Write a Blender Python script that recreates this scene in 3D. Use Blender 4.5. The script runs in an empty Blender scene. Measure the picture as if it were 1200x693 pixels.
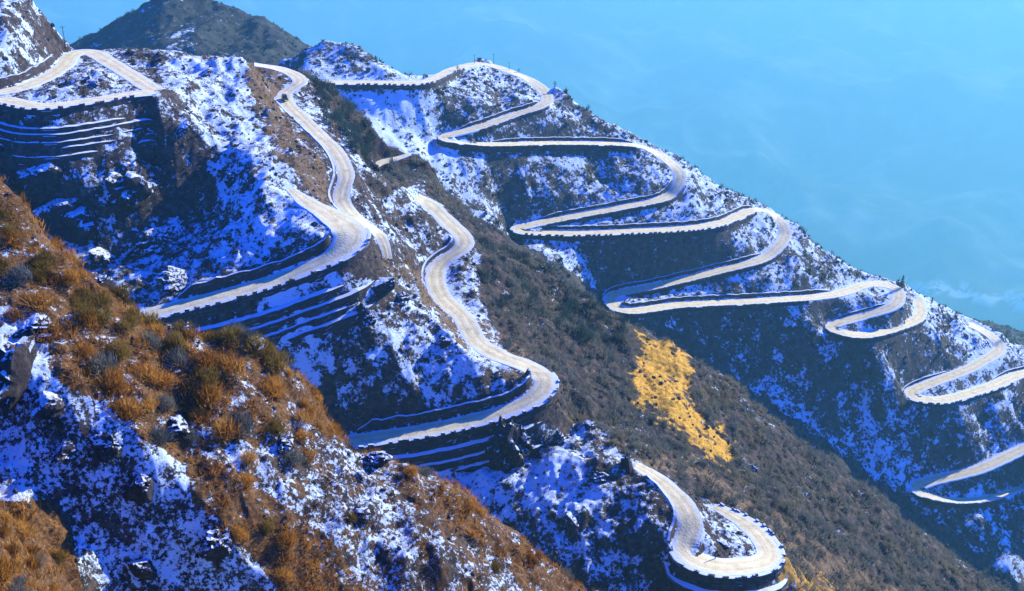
HAZE = True
import bpy, bmesh, math, random, time
import numpy as np
from mathutils import Vector, Matrix, geometry

T0 = time.time()
R = math.radians
rng = np.random.default_rng(7)
random.seed(7)
sc = bpy.context.scene
col = sc.collection

# ------------------------------------------------------------------ camera
FPX, PITCH = 1300.0, R(26.0)
CP, SP = math.cos(PITCH), math.sin(PITCH)
cam_d = bpy.data.cameras.new('camera')
cam = bpy.data.objects.new('camera', cam_d)
col.objects.link(cam)
cam.location = (0, 0, 0)
cam.rotation_euler = (math.pi / 2 - PITCH, 0, 0)
cam_d.sensor_width = 36
cam_d.lens = 36 * FPX / 1200
cam_d.clip_start = 1
cam_d.clip_end = 90000
sc.camera = cam

def ray(u, v):
    yc = (346.5 - v) / FPX
    return (u - 600) / FPX, CP + yc * SP, -SP + yc * CP

def pt(u, v, t):                     # survey point seen at (u, v), t metres along the view axis
    a, b, c = ray(u, v)
    return (a * t, b * t, c * t)

def ptz(u, v, z):                    # survey point seen at (u, v) lying at height z
    a, b, c = ray(u, v)
    t = z / c
    return (a * t, b * t, z)

def proj(x, y, z):
    d = y * CP - z * SP
    return 600 + FPX * x / d, 346.5 - FPX * (y * SP + z * CP) / d

# ------------------------------------------------------------------ noise
PERM = np.random.default_rng(3).permutation(4096)
ANG = np.random.default_rng(4).uniform(0, 2 * math.pi, 4096)
GX, GY = np.cos(ANG), np.sin(ANG)

def perlin(x, y, seed=0):
    xi = np.floor(x).astype(np.int64); yi = np.floor(y).astype(np.int64)
    xf = x - xi; yf = y - yi
    def g(ix, iy, fx, fy):
        h = PERM[(PERM[(ix + seed * 131) & 4095] + iy) & 4095]
        return GX[h] * fx + GY[h] * fy
    s = xf * xf * xf * (xf * (xf * 6 - 15) + 10); t = yf * yf * yf * (yf * (yf * 6 - 15) + 10)
    a = g(xi, yi, xf, yf); b = g(xi + 1, yi, xf - 1, yf)
    c = g(xi, yi + 1, xf, yf - 1); d = g(xi + 1, yi + 1, xf - 1, yf - 1)
    return ((a + (b - a) * s) * (1 - t) + (c + (d - c) * s) * t) * 1.5

def fbm(x, y, o=4, seed=0, gain=.5):
    r = 0; a = 1.0
    for k in range(o):
        r = r + a * perlin(x * 2 ** k + 17.3 * k, y * 2 ** k - 9.1 * k, seed + k); a *= gain
    return r

def ridged(x, y, o=3, seed=0):
    r = 0; a = 1.0; n = 0
    for k in range(o):
        r = r + a * (1 - 2 * np.abs(perlin(x * 2 ** k + 7.7 * k, y * 2 ** k + 3.3 * k, seed + k))); n += a; a *= .5
    return r / n

def sstep(a, b, x):
    t = np.clip((x - a) / (b - a), 0, 1)
    return t * t * (3 - 2 * t)

def in_poly(u, v, poly):
    r = np.zeros(u.shape, bool)
    n = len(poly)
    for i in range(n):
        x0, y0 = poly[i]; x1, y1 = poly[(i + 1) % n]
        if y0 == y1: continue
        c = ((y0 > v) != (y1 > v)) & (u < (x1 - x0) * (v - y0) / (y1 - y0) + x0)
        r ^= c
    return r

# ------------------------------------------------------------------ object helpers
def new_mesh(name, verts, faces, smooth=False, uv=None, attrs=None):
    verts = np.asarray(verts, np.float32); faces = np.asarray(faces, np.int32)
    me = bpy.data.meshes.new(name)
    nf, k = faces.shape
    me.vertices.add(len(verts)); me.vertices.foreach_set('co', verts.ravel())
    me.loops.add(nf * k); me.loops.foreach_set('vertex_index', faces.ravel())
    me.polygons.add(nf); me.polygons.foreach_set('loop_start', np.arange(0, nf * k, k, dtype=np.int32))
    me.polygons.foreach_set('use_smooth', np.full(nf, smooth))
    if uv is not None:
        l = me.uv_layers.new(name='UVMap')
        l.data.foreach_set('uv', np.asarray(uv, np.float32)[faces.ravel()].ravel())
    for an, av in (attrs or {}).items():
        a = me.attributes.new(an, 'FLOAT', 'POINT'); a.data.foreach_set('value', np.asarray(av, np.float32))
    me.update(calc_edges=True)
    return me

def link(name, me, mats=(), parent=None, loc=None):
    o = bpy.data.objects.new(name, me); col.objects.link(o)
    if me is not None and not me.materials:
        for m in (mats if isinstance(mats, (list, tuple)) else [mats]): me.materials.append(m)
    if parent: o.parent = parent
    if loc is not None: o.location = loc
    return o

def tag(o, label=None, cat=None, group=None, kind=None):
    if label: o['label'] = label
    if cat: o['category'] = cat
    if group: o['group'] = group
    if kind: o['kind'] = kind
    return o

def empty(name, loc, label, cat, group=None):
    o = bpy.data.objects.new(name, None); col.objects.link(o); o.location = loc
    o.empty_display_size = .5
    return tag(o, label, cat, group)

# ------------------------------------------------------------------ material helpers
class NT:
    def __init__(s, name):
        s.m = bpy.data.materials.new(name); s.m.use_nodes = True
        s.t = s.m.node_tree; s.t.nodes.clear()
        s.out = s.t.nodes.new('ShaderNodeOutputMaterial')
    def n(s, ty, ins=None, **kw):
        x = s.t.nodes.new('ShaderNode' + ty)
        for k, v in kw.items(): setattr(x, k, v)
        for k, v in (ins or {}).items():
            sock = x.inputs[k]
            if hasattr(v, 'is_output'): s.t.links.new(v, sock)
            else: sock.default_value = v
        return x
    def link(s, a, b): s.t.links.new(a, b)
    def noise(s, scale, detail=4, rough=.55, vec=None, dist=0):
        ins = {'Scale': scale, 'Detail': detail, 'Roughness': rough, 'Distortion': dist}
        if vec is not None: ins['Vector'] = vec
        return s.n('TexNoise', ins).outputs['Fac']
    def ramp(s, fac, stops, interp='LINEAR'):
        r = s.n('ValToRGB', {'Fac': fac}); r.color_ramp.interpolation = interp
        e = r.color_ramp.elements
        while len(e) < len(stops): e.new(.5)
        for q, (p, c) in zip(e, stops): q.position = p; q.color = (*c, 1) if len(c) == 3 else c
        return r.outputs['Color']
    def mr(s, v, a, b, c=0., d=1., smooth=True):
        return s.n('MapRange', {'Value': v, 'From Min': a, 'From Max': b, 'To Min': c, 'To Max': d},
                   interpolation_type='SMOOTHSTEP' if smooth else 'LINEAR', clamp=True).outputs['Result']
    def math(s, op, a, b=0., c=0.):
        x = s.n('Math', {0: a, 1: b}, operation=op)
        return x.outputs[0]
    def mix(s, f, a, b):
        x = s.n('Mix', data_type='RGBA')
        for k, v in ((0, f), (6, a), (7, b)):
            if hasattr(v, 'is_output'): s.link(v, x.inputs[k])
            else: x.inputs[k].default_value = v if k == 0 else ((*v, 1) if len(v) == 3 else v)
        return x.outputs[2]
    def attr(s, name): return s.n('Attribute', attribute_name=name).outputs['Fac']
    def pos(s): return s.n('NewGeometry').outputs['Position']
    def nz(s):
        g = s.n('NewGeometry'); x = s.n('SeparateXYZ', {0: g.outputs['Normal']})
        return x.outputs['Z']
    def finish(s, base, rough=.9, bump=None, bstr=.4, bdist=.1, trans=0, spec=.25):
        b = s.n('BsdfPrincipled', {'Roughness': rough, 'Specular IOR Level': spec})
        if hasattr(base, 'is_output'): s.link(base, b.inputs['Base Color'])
        else: b.inputs['Base Color'].default_value = (*base, 1)
        if bump is not None:
            bp = s.n('Bump', {'Height': bump, 'Strength': bstr, 'Distance': bdist}); s.link(bp.outputs[0], b.inputs['Normal'])
        sh = b.outputs[0]
        if trans:
            tr = s.n('BsdfTranslucent')
            if hasattr(base, 'is_output'): s.link(base, tr.inputs['Color'])
            else: tr.inputs['Color'].default_value = (*base, 1)
            sh = s.n('MixShader', {0: trans, 1: sh, 2: tr.outputs[0]}).outputs[0]
        s.link(sh, s.out.inputs['Surface'])
        return s.m
# ------------------------------------------------------------------ survey of the roads
# every road: points (u, v) traced along its centre line, heights z at some of them (m, camera at 0), half width,
# walls: (first, last, side, height, tiers)  cuts: (first, last, side, height);  side +1 = left of travel
ROADS = {
 'A': dict(p=[(-70,112),(0,109),(40,98),(72,80),(88,62),(105,61),(128,73),(155,90),(182,107)],
           z={0:-97,1:-97.5,4:-98,6:-98.5,8:-100}, hw=3.4, walls=[], cuts=[(0.4,3.6,1,3.2)]),
 'B': dict(p=[(-70,122),(0,116),(22,121),(48,125),(110,118),(150,111),(182,108)],
           z={0:-97,1:-98,3:-99,4:-99.4,6:-100}, hw=3.2, walls=[(0.2,5.9,-1,15,6)], cuts=[]),
 'C': dict(p=[(298,76),(335,83),(353,96),(332,112),(365,150),(395,180),(406,206),(399,235),(420,258),(445,275),(452,292),(455,306)],
           z={0:-110,3:-116,4:-120,6:-128,8:-136,11:-146}, hw=2.9, wf=[(0,1),(7,1),(9,.8),(11,.45)], walls=[], cuts=[(3.1,7.8,-1,1.6)]),
 'D': dict(p=[(340,222),(358,236),(392,256),(412,274),(400,294),(368,311),(330,326),(262,346),(192,364),(100,394),(0,428)],
           z={0:-125,2:-129,4:-134,6:-140,8:-146,10:-154}, hw=4.2, wf=[(0,.35),(1,.7),(2,1.1),(3,1.3),(4.2,1.15),(5.5,1)], walls=[(2.7,8.5,1,17,5)], cuts=[(3.6,7.8,-1,3.4)]),
 'E': dict(p=[(440,196),(447,190),(462,187),(480,181)], z={0:-147,3:-146}, hw=2.6, wf=[(0,.5),(1.2,1.1),(3,.5)], walls=[], cuts=[]),
 'F': dict(p=[(488,232),(500,237),(522,258),(546,285),(512,314),(514,344),(544,374),(556,398),(585,418),(615,428),(640,446),(630,464),(600,479),(555,492),(500,504),(415,517),(330,534)],
           z={0:-149,2:-153,4:-160,6:-165,7:-167.5,9:-169.5,11:-173,13:-178,15:-183,16:-186}, hw=3.5,
           walls=[(9.6,15.3,1,13,4)], cuts=[(2.6,4.6,-1,1.5),(9.3,15.,-1,3.4)]),
 'G': dict(p=[(745,546),(768,560),(800,590),(811,618),(800,645),(828,662),(866,665),(903,654),(888,626),(862,607),(836,594)],
           z={0:-185,2:-190,4:-195,6:-198,8:-201,10:-205}, hw=3.3, wf=[(0,.55),(1.2,.9),(2,1),(4,1.15),(6.5,1.1),(8.5,.9),(10,.4)], walls=[(3.9,7.2,-1,13,3),(7.2,10,-1,2.5,1)], cuts=[(0.6,3.9,-1,2.6)]),
 'H': dict(p=[(352,98),(380,97),(440,97),(500,96),(530,82),(562,75),(600,85),(633,102),(641,119),(600,136),(560,150),(520,162),(560,169),(660,168),(745,171),
              (764,177),(779,186),(797,205),(785,229),(740,241),(660,256),(605,269),(650,273),(740,271),(840,263),(889,246),(912,257),(920,275),(900,300),(840,318),
              (770,335),(715,349),(728,363),(800,357),(900,352),(980,345),(1020,333),(1052,340),(1050,356),(1010,371),(973,383),(1005,393),(1050,384),(1078,370),(1077,351)],
           z={0:-177,3:-182,5:-188,6:-193,7:-200,8:-203.5,9:-206.5,10:-209,11:-211,12:-216,13:-224,14:-231,16:-239,17:-246,18:-254,21:-261,22:-263,23:-265,24:-268,25:-271,27:-284,28:-288.5,31:-298,34:-306,37:-315.5,39:-321.5,40:-324,43:-332,44:-333}, hw=4.3,
           walls=[(0,4.2,-1,4,1),(8.2,10.6,1,2.5,1),(10.6,14,-1,5,1),(17.4,20.6,1,3,1),(20.6,24.8,-1,4.5,1),(27.5,30.6,1,3,1),(30.7,34.5,-1,3.5,1),(40,42.9,-1,3,1)],
           cuts=[(8.1,10.4,-1,2.5),(12.2,14,1,2.5),(17.3,20.4,-1,2.5),(21.5,25,1,2.6),(28.,31,-1,2.5),(31.6,35,1,2.7),(38.2,39.6,-1,1.7)]),
 'I': dict(p=[(1135,380),(1157,391),(1172,407),(1142,429),(1066,462),(1100,469),(1160,453),(1200,438),(1255,436),(1285,465),(1255,505),(1200,526),(1150,549),(1073,571),(1110,583),(1160,580),(1200,567),(1270,550)],
           z={0:-350,2:-359,4:-363,7:-370,9:-380,11:-394,13:-405,16:-419,17:-424}, hw=4.4, wf=[(0,1),(12.5,1),(13.5,1.3),(17,1.3)],
           walls=[(4.2,6.5,-1,2.5,1),(13.1,15.2,-1,4,1)], cuts=[(3.3,4,-1,2),(6.3,8,1,2.)]),
}
def catmull(P, per=24):
    P = np.array(P, float)
    E = np.vstack([2 * P[0] - P[1], P, 2 * P[-1] - P[-2]])
    out, idx = [], []
    for i in range(1, len(E) - 2):
        p0, p1, p2, p3 = E[i - 1:i + 3]
        t0 = 0; t1 = t0 + max(np.linalg.norm(p1 - p0) ** .5, 1e-3); t2 = t1 + max(np.linalg.norm(p2 - p1) ** .5, 1e-3); t3 = t2 + max(np.linalg.norm(p3 - p2) ** .5, 1e-3)
        for k in range(per):
            t = t1 + (t2 - t1) * k / per
            A1 = (t1 - t) / (t1 - t0) * p0 + (t - t0) / (t1 - t0) * p1
            A2 = (t2 - t) / (t2 - t1) * p1 + (t - t1) / (t2 - t1) * p2
            A3 = (t3 - t) / (t3 - t2) * p2 + (t - t2) / (t3 - t2) * p3
            B1 = (t2 - t) / (t2 - t0) * A1 + (t - t0) / (t2 - t0) * A2
            B2 = (t3 - t) / (t3 - t1) * A2 + (t - t1) / (t3 - t1) * A3
            out.append((t2 - t) / (t2 - t1) * B1 + (t - t1) / (t2 - t1) * B2); idx.append(i - 1 + k / per)
    out.append(P[-1]); idx.append(len(P) - 1.)
    return np.array(out), np.array(idx)

for k, rd in ROADS.items():
    uv, ix = catmull(rd['p'])
    L = np.r_[0, np.cumsum(np.linalg.norm(np.diff(uv, axis=0), axis=1))]
    kz = sorted(rd['z'])
    z = np.interp(L, np.interp(kz, ix, L), [rd['z'][i] for i in kz])
    P = np.array([ptz(u, v, q) for (u, v), q in zip(uv, z)])
    S = np.r_[0, np.cumsum(np.linalg.norm(np.diff(P, axis=0), axis=1))]
    n = int(S[-1] / 1.5) + 2
    s = np.linspace(0, S[-1], n)
    Q = np.stack([np.interp(s, S, P[:, j]) for j in range(3)], 1)
    I = np.interp(s, S, ix)
    for _ in range(6): Q[1:-1] = .5 * Q[1:-1] + .25 * (Q[:-2] + Q[2:])
    T = np.gradient(Q[:, :2], axis=0)
    T /= np.linalg.norm(T, axis=1)[:, None] + 1e-9
    N = np.stack([-T[:, 1], T[:, 0]], 1)
    rd['W'] = rd['hw'] * np.interp(I, *zip(*rd.get('wf', [(0, 1), (1, 1)])))
    rd.update(Q=Q, I=I, N=N, S=np.r_[0, np.cumsum(np.linalg.norm(np.diff(Q, axis=0), axis=1))])
    print('road', k, 'length', round(S[-1]), 'grade', round((z[0] - z[-1]) / S[-1], 3))
RQ = np.vstack([r['Q'] for r in ROADS.values()])
RHW = np.concatenate([r['W'] for r in ROADS.values()])
RID = np.concatenate([np.full(len(r['Q']), i) for i, r in enumerate(ROADS.values())])
RI = np.concatenate([np.arange(len(r['Q'])) for r in ROADS.values()])
BATTER = .45
LEDGES = {'D': 1.15, 'B': .8, 'F': .9, 'G': 1.2}

# ------------------------------------------------------------------ survey of the slopes (u, v, t)
FG = [(-150,120,112),(-60,150,112),(0,205,112),(50,270,112),(100,325,112),(150,352,113),(190,372,114),(250,385,115),(300,395,116),(340,412,117),(360,450,118),(400,505,118),
      (440,520,119),(500,553,120),(560,590,122),(620,640,124),(680,693,127),(760,760,130),(860,840,132)]
FGI = [(-120,280,103),(-120,340,101),(0,330,104),(100,410,105),(200,470,107),(300,520,109),(400,590,111),(500,650,113),(560,700,114),(620,780,112),
       (-120,400,99),(0,440,99),(60,450,99.5),(120,490,100),(200,545,102),(260,600,103),(330,693,104),(400,790,104),
       (0,520,100),(-120,480,99),(80,580,100.6),(160,640,102),(220,690,103),(280,780,103),(60,560,99.6),(110,640,100.6),(150,700,101),(200,790,101),
       (-100,540,82),(0,580,84),(50,612,86),(85,660,88),(95,700,89),(110,780,89),(-100,650,72),(0,693,74),(50,700,78),(0,790,62),(300,900,75),(600,900,85)]
MID = [(-80,-60,385),(0,-40,385),(30,0,385),(50,18,385),(68,45,386),(74,60,384),(10,40,368),(40,75,366),(0,80,358),
       (75,90,372),(110,92,372),(80,105,364),(120,105,364),
       (200,118,372),(190,90,397),(215,79,401),(250,71,406),(285,69,409),(300,74,412),(322,78,440),
       (230,120,381),(260,170,369),(310,215,351),(350,255,343),(200,150,372),(235,95,395),(280,110,392),(180,200,363),(220,280,359),(150,300,350),(100,250,359),(60,280,352),(20,210,352),(300,300,332.5),(260,300,340.5),
       (330,150,389),(300,100,402),(320,200,354),(310,130,395),(360,200,366),(345,185,365),
       (430,200,396),(450,250,386),(480,300,373),(470,230,396),(400,140,425),(380,120,430),
       (500,370,345),(550,420,338),(470,340,346),(420,350,333),(450,400,331),(520,450,329),(430,430,328),(380,420,331),(350,380,333),(560,455,331),
       (600,330,412),(560,330,392),(650,380,392),(600,400,366),(700,450,372),(760,500,362),(680,400,405),(850,560,362),(950,640,352),(1000,620,392),(900,540,394),(800,450,397),(740,420,404),(960,700,338),(1080,690,395),
       (655,470,333),(680,540,320),(720,600,311),(700,660,302),(600,650,304),(760,610,306),(600,600,315),(640,560,318),(560,560,325),
       (850,640,309.5),(845,625,313),(700,780,285),(850,800,288),(600,780,285),(1000,800,320),(940,690,322)]
MSIL = [(330,66,470),(355,78,452),(390,100,452),(420,132,447),(436,160,445),(470,176,452),(490,180,453),(512,205,449),(540,245,445),(575,268,441),(620,300,437),(680,335,431),(730,375,426),(780,398,421),(812,412,420),
        (860,445,420),(900,485,421),(940,515,422),(1000,560,425),(1080,620,428),(1190,700,432),(1290,780,435)]
FAR = [(560,230,668),(620,300,657),(660,322,657),(800,420,672),(900,430,690),(950,500,684),(1000,450,697),(1050,520,690),(1000,540,682),(1150,500,708),(1100,640,670),(1200,650,687),(1200,700,672),(1300,700,690),
       (450,150,667),(480,200,648),(530,240,657),(440,115,676),(600,220,672),(700,210,712),(720,300,668),(850,300,697),(780,310,680),(1000,370,708),(1130,420,727),
       (440,75,690),(400,75,690),(590,110,725),(560,120,700),(1110,520,697),(1000,410,700),(900,390,694),(800,385,680)]
FSIL = [(330,62,720),(355,55,700),(378,47,700),(400,45,700),(425,52,700),(445,66,700),(470,84,700),(505,93,703),(530,76,735),(560,69,758),(580,70,757),(600,76,752),(650,100,735),(700,136,738),(750,165,742),(768,172,742),(800,188,738),(850,222,738),
        (890,238,752),(930,262,740),(980,302,740),(1020,325,752),(1055,331,762),(1085,347,775),(1110,362,770),(1140,374,765),(1175,392,760),(1230,420,775),(1320,470,780)]
PEAK = [(-60,150,1050),(30,92,1050),(95,50,1050),(120,35,1050),(150,15,1050),(180,0,1050),(215,-12,1050),(250,-5,1050),(280,12,1050),(310,28,1050),(345,45,1050),(375,62,1050),(420,95,1050)]
PEAKI = [(215,60,945),(150,70,975),(280,60,930),(330,70,960),(100,90,990),(200,90,930),(260,90,900)]

pts = []                                   # (x, y, z), roads first
def add(p): pts.append(tuple(float(q) for q in p))
def clear_of_roads(p, rid, i, pad=.8):
    d = np.hypot(RQ[:, 0] - p[0], RQ[:, 1] - p[1])
    own = (RID == rid) & (np.abs(RI - i) < 14)
    return not np.any((d < RHW + pad) & ~own)
for rid, (k, rd) in enumerate(ROADS.items()):
    Q, N, I = rd['Q'], rd['N'], rd['I']
    LEDGE = LEDGES.get(k, .75)
    for i in range(0, len(Q)):
        add(Q[i])
    for i in range(0, len(Q)):
        hw = rd['W'][i]
        for sd in (1, -1):
            e = Q[i, :2] + sd * N[i] * (hw + .25)
            if clear_of_roads(e, rid, i, .3): add((e[0], e[1], Q[i, 2]))
            for (a, b, s, H, nt) in rd['walls']:
                if a <= I[i] <= b and s == sd:
                    rise = min(1, (I[i] - a) * 3 + .25, (b - I[i]) * 3 + .25)
                    wd = nt * (LEDGE + BATTER)
                    e = Q[i, :2] + sd * N[i] * (hw + .5 + wd)
                    if clear_of_roads(e, rid, i): add((e[0], e[1], Q[i, 2] - H * rise - .3))
            for c in rd['cuts']:
                a, b, s, H = c
                if a <= I[i] <= b and s == sd:
                    rise = min(1, (I[i] - a) * 3 + .2, (b - I[i]) * 3 + .2)
                    e = Q[i, :2] + sd * N[i] * (hw + 1.5)
                    if clear_of_roads(e, rid, i, 1.2): add((e[0], e[1], Q[i, 2] + H * rise))
NROAD = len(pts)
def dens(line, step=5.):
    P = np.array([pt(*q) for q in line]); S = np.r_[0, np.cumsum(np.linalg.norm(np.diff(P, axis=0), axis=1))]
    s = np.linspace(0, S[-1], int(S[-1] / step) + 2)
    return np.stack([np.interp(s, S, P[:, j]) for j in range(3)], 1)
def away_from_roads(p, pad):
    return np.min(np.hypot(RQ[:, 0] - p[0], RQ[:, 1] - p[1]) - RHW) > pad
def crest(line, back, drop, step=5.):
    D = dens(line, step)
    for p in D:
        if away_from_roads(p, 2.): add(p)
        d = np.array([p[0], p[1]]); d /= np.linalg.norm(d)
        for f in (.35, 1.):
            q = (p[0] + d[0] * back * f, p[1] + d[1] * back * f, p[2] - drop * f)
            if away_from_roads(q, 3): add(q)
crest(FG, 26, 34, 2.)
crest(MSIL[2:], 42, 62)
crest(FSIL, 80, 95)
crest(PEAK, 200, 190, 15)
crest([(-100,540,82),(0,580,84),(50,612,86),(85,660,88),(95,700,89),(110,780,89)], 5, 12.5, 2.)
for q in FGI: add(pt(*q))
for q in MID + FAR + PEAKI:
    p = pt(*q)
    if away_from_roads(p, 4.5): add(p)
# slopes that only show from other positions
for p in [(-80,235,-190),(-150,240,-185),(0,225,-215),(60,215,-232),(120,230,-250),(-300,240,-170),(-420,260,-150),(300,240,-330),(-30,170,-150),(-90,165,-130),(60,170,-170),(-200,170,-120),(200,150,-230),(0,60,-60),(-60,55,-48),(60,55,-80),(60,100,-105),(120,110,-150),
          (-40,20,-45),(40,20,-60),(0,0,-45),(-200,20,-50),(250,20,-200),(-700,0,-60),(700,0,-400),
          (150,440,-420),(250,440,-470),(330,430,-490),(80,470,-360),(20,510,-310),(-30,545,-290),(-75,560,-270),(450,430,-520),(700,450,-560),(700,800,-560),(520,760,-520),(-110,560,-240),
          (-150,520,-190),(-200,520,-190),(-260,560,-230),(-300,600,-260),(-200,640,-230),(-350,480,-160),(-450,450,-140),(-420,350,-110),(-700,500,-160),(-700,200,-100),(-420,700,-290),(-320,750,-290),(-700,800,-330),
          (-180,800,-250),(-150,700,-215),(-300,1300,-560),(0,1100,-480),(-700,1000,-420),(-700,1500,-700),(0,1500,-720),(700,1500,-760),(300,1000,-520),(700,1100,-640),(100,950,-420),(-100,900,-330)]:
    if away_from_roads(p, 6): add(p)

# ------------------------------------------------------------------ TIN -> 1 m grid
X0, Y0, GW, GH = -700, 0, 1401, 1501
seen = {}; keep = []
for i, p in enumerate(pts):
    k = (round(p[0] / .5), round(p[1] / .5))
    if k in seen: continue
    seen[k] = 1; keep.append(p)
keep = np.array(keep)
print('tin points', len(keep), 'road', NROAD, time.time() - T0)
vo, _, fo, ov, _, _ = geometry.delaunay_2d_cdt([Vector((p[0], p[1])) for p in keep], [], [], 0, 1e-4)
tz = np.array([keep[o[0], 2] if o else 0 for o in ov]); tv = np.array([(v.x, v.y) for v in vo])
Z = np.full((GH, GW), np.nan)
for f in fo:
    a, b, c = f
    xa, ya = tv[a]; xb, yb = tv[b]; xc, yc = tv[c]
    i0 = max(0, math.ceil(min(xa, xb, xc) - X0)); i1 = min(GW - 1, math.floor(max(xa, xb, xc) - X0))
    j0 = max(0, math.ceil(min(ya, yb, yc) - Y0)); j1 = min(GH - 1, math.floor(max(ya, yb, yc) - Y0))
    if i1 < i0 or j1 < j0: continue
    den = (yb - yc) * (xa - xc) + (xc - xb) * (ya - yc)
    if abs(den) < 1e-9: continue
    gx = np.arange(i0, i1 + 1)[None] + X0; gy = np.arange(j0, j1 + 1)[:, None] + Y0
    w0 = ((yb - yc) * (gx - xc) + (xc - xb) * (gy - yc)) / den
    w1 = ((yc - ya) * (gx - xc) + (xa - xc) * (gy - yc)) / den
    w2 = 1 - w0 - w1
    m = (w0 >= -1e-6) & (w1 >= -1e-6) & (w2 >= -1e-6)
    blk = Z[j0:j1 + 1, i0:i1 + 1]
    blk[m] = (w0 * tz[a] + w1 * tz[b] + w2 * tz[c])[m]
bad = np.isnan(Z)
if bad.any(): Z[bad] = -500
# distance to the nearest road edge
DR = np.full((GH, GW), 60.)
W = 30
for p, h in zip(RQ, RHW):
    ci, cj = int(round(p[0] - X0)), int(round(p[1] - Y0))
    i0, i1, j0, j1 = max(0, ci - W), min(GW, ci + W + 1), max(0, cj - W), min(GH, cj + W + 1)
    if i1 <= i0 or j1 <= j0: continue
    gx = np.arange(i0, i1)[None] + X0 - p[0]; gy = np.arange(j0, j1)[:, None] + Y0 - p[1]
    np.minimum(DR[j0:j1, i0:i1], np.sqrt(gx * gx + gy * gy) - h, out=DR[j0:j1, i0:i1])
def blur(A, r):
    k = np.exp(-.5 * (np.arange(-3 * r, 3 * r + 1) / r) ** 2); k /= k.sum()
    for ax in (0, 1):
        P = np.pad(A, [(3 * r, 3 * r) if q == ax else (0, 0) for q in (0, 1)], mode='edge')
        A = sum(w * (P[i:i + A.shape[0]] if ax == 0 else P[:, i:i + A.shape[1]]) for i, w in enumerate(k))
    return A
YY = (np.arange(GH) + Y0)[:, None]
ZB1 = blur(Z, 1)
ZB = blur(Z, 2)
ZB2 = blur(ZB, 4)
far_w = sstep(170, 230, YY)
ZS = ZB1 * (1 - far_w) + ZB2 * far_w
w = sstep(8., 18, DR)
Z = Z * (1 - w) + ZS * w
print('grid', time.time() - T0)
def samp(A, x, y):
    fx = np.clip(x - X0, 0, GW - 1.001); fy = np.clip(y - Y0, 0, GH - 1.001)
    i = fx.astype(int); j = fy.astype(int); a = fx - i; b = fy - j
    return (A[j, i] * (1 - a) + A[j, i + 1] * a) * (1 - b) + (A[j + 1, i] * (1 - a) + A[j + 1, i + 1] * a) * b

# open stretches of road: the slope in front of them stays below the line that joins road and lookout
HIDDEN = {'A': [(0, .2)], 'C': [(10.4, 99)], 'D': [(8.2, 99)], 'F': [(7.1, 9.2), (15., 99)], 'I': [(7.5, 10.6), (16.2, 99)], 'H': [(0, .9), (14.1, 14.9), (42.9, 99)]}
CAPZ = np.full((GH, GW), 1e4)
for k, rd in ROADS.items():
    for q, ii, nn in zip(rd['Q'], rd['I'], rd['N']):
        if any(a <= ii <= b for a, b in HIDDEN.get(k, [])): continue
        R_ = math.hypot(q[0], q[1])
        for e in (-.8, 0, .8):
            ex, ey = q[0] + nn[0] * rd['hw'] * e, q[1] + nn[1] * rd['hw'] * e
            f = np.arange(max(30, R_ * .25), R_ - 2.5, .8) / R_
            i = np.round(ex * f - X0).astype(int); j = np.round(ey * f - Y0).astype(int)
            m = (i > 0) & (i < GW - 1) & (j > 0) & (j < GH - 1)
            zz = (q[2] + .25) * f[m] - .25 - .5 * np.minimum(1, (1 - f[m]) * R_ / 8)
            for di in (0, 1):
                for dj in (0, 1): np.minimum.at(CAPZ, (j[m] + dj, i[m] + di), zz)
print('caps', time.time() - T0)
def capped(x, y, z):
    i = np.clip(np.floor(x - X0).astype(int), 0, GW - 2); j = np.clip(np.floor(y - Y0).astype(int), 0, GH - 2)
    c = np.minimum(np.minimum(CAPZ[j, i], CAPZ[j, i + 1]), np.minimum(CAPZ[j + 1, i], CAPZ[j + 1, i + 1]))
    return np.minimum(z, c)
# ------------------------------------------------------------------ terrain height with relief
def gully(x, y, ang, sc_, seed, stretch=.35):
    c, s = math.cos(ang), math.sin(ang)
    a = x * c - y * s; b = x * s + y * c            # b runs down the fall line
    a = a + 3.5 * fbm(x / 14, y / 14, 2, seed + 40)
    return ridged(a / sc_, b / sc_ * stretch, 3, seed)

def height(x, y):
    z = samp(Z, x, y); d = samp(DR, x, y)
    r = np.hypot(x, y)
    fg = 1 - sstep(150, 200, r); far = sstep(500, 560, r); mid = 1 - fg - far
    damp = sstep(1.2, 9, d)
    damp1 = sstep(.8, 3, d)
    n = np.zeros_like(z)
    k = fg > .01
    if k.any():
        xx, yy = x[k], y[k]
        n[k] += fg[k] * (1.1 * fbm(xx / 9, yy / 9, 3, 1) + .9 * (ridged(xx / 5.5, yy / 5.5, 3, 5)) + .28 * fbm(xx / 1.6, yy / 1.6, 3, 9)) * damp[k]
    k = mid > .01
    if k.any():
        xx, yy = x[k], y[k]
        n[k] += mid[k] * (damp[k] * (2.0 * gully(xx, yy, .25, 17, 11) + 1.6 * fbm(xx / 16, yy / 16, 3, 21) + .9 * ridged(xx / 6, yy / 6, 2, 24)) + damp1[k] * .32 * fbm(xx / 2.2, yy / 2.2, 3, 23))
    k = far > .01
    if k.any():
        xx, yy = x[k], y[k]
        rr = r[k]
        big = sstep(850, 960, rr)
        n[k] += far[k] * (damp[k] * (2.6 * gully(xx, yy, .1, 24, 31) + 1.8 * fbm(xx / 20, yy / 20, 3, 41)) + damp1[k] * .6 * fbm(xx / 5, yy / 5, 3, 43)
                          + big * (9 * gully(xx, yy, -.2, 90, 51, .3)))
    return z + n

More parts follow.
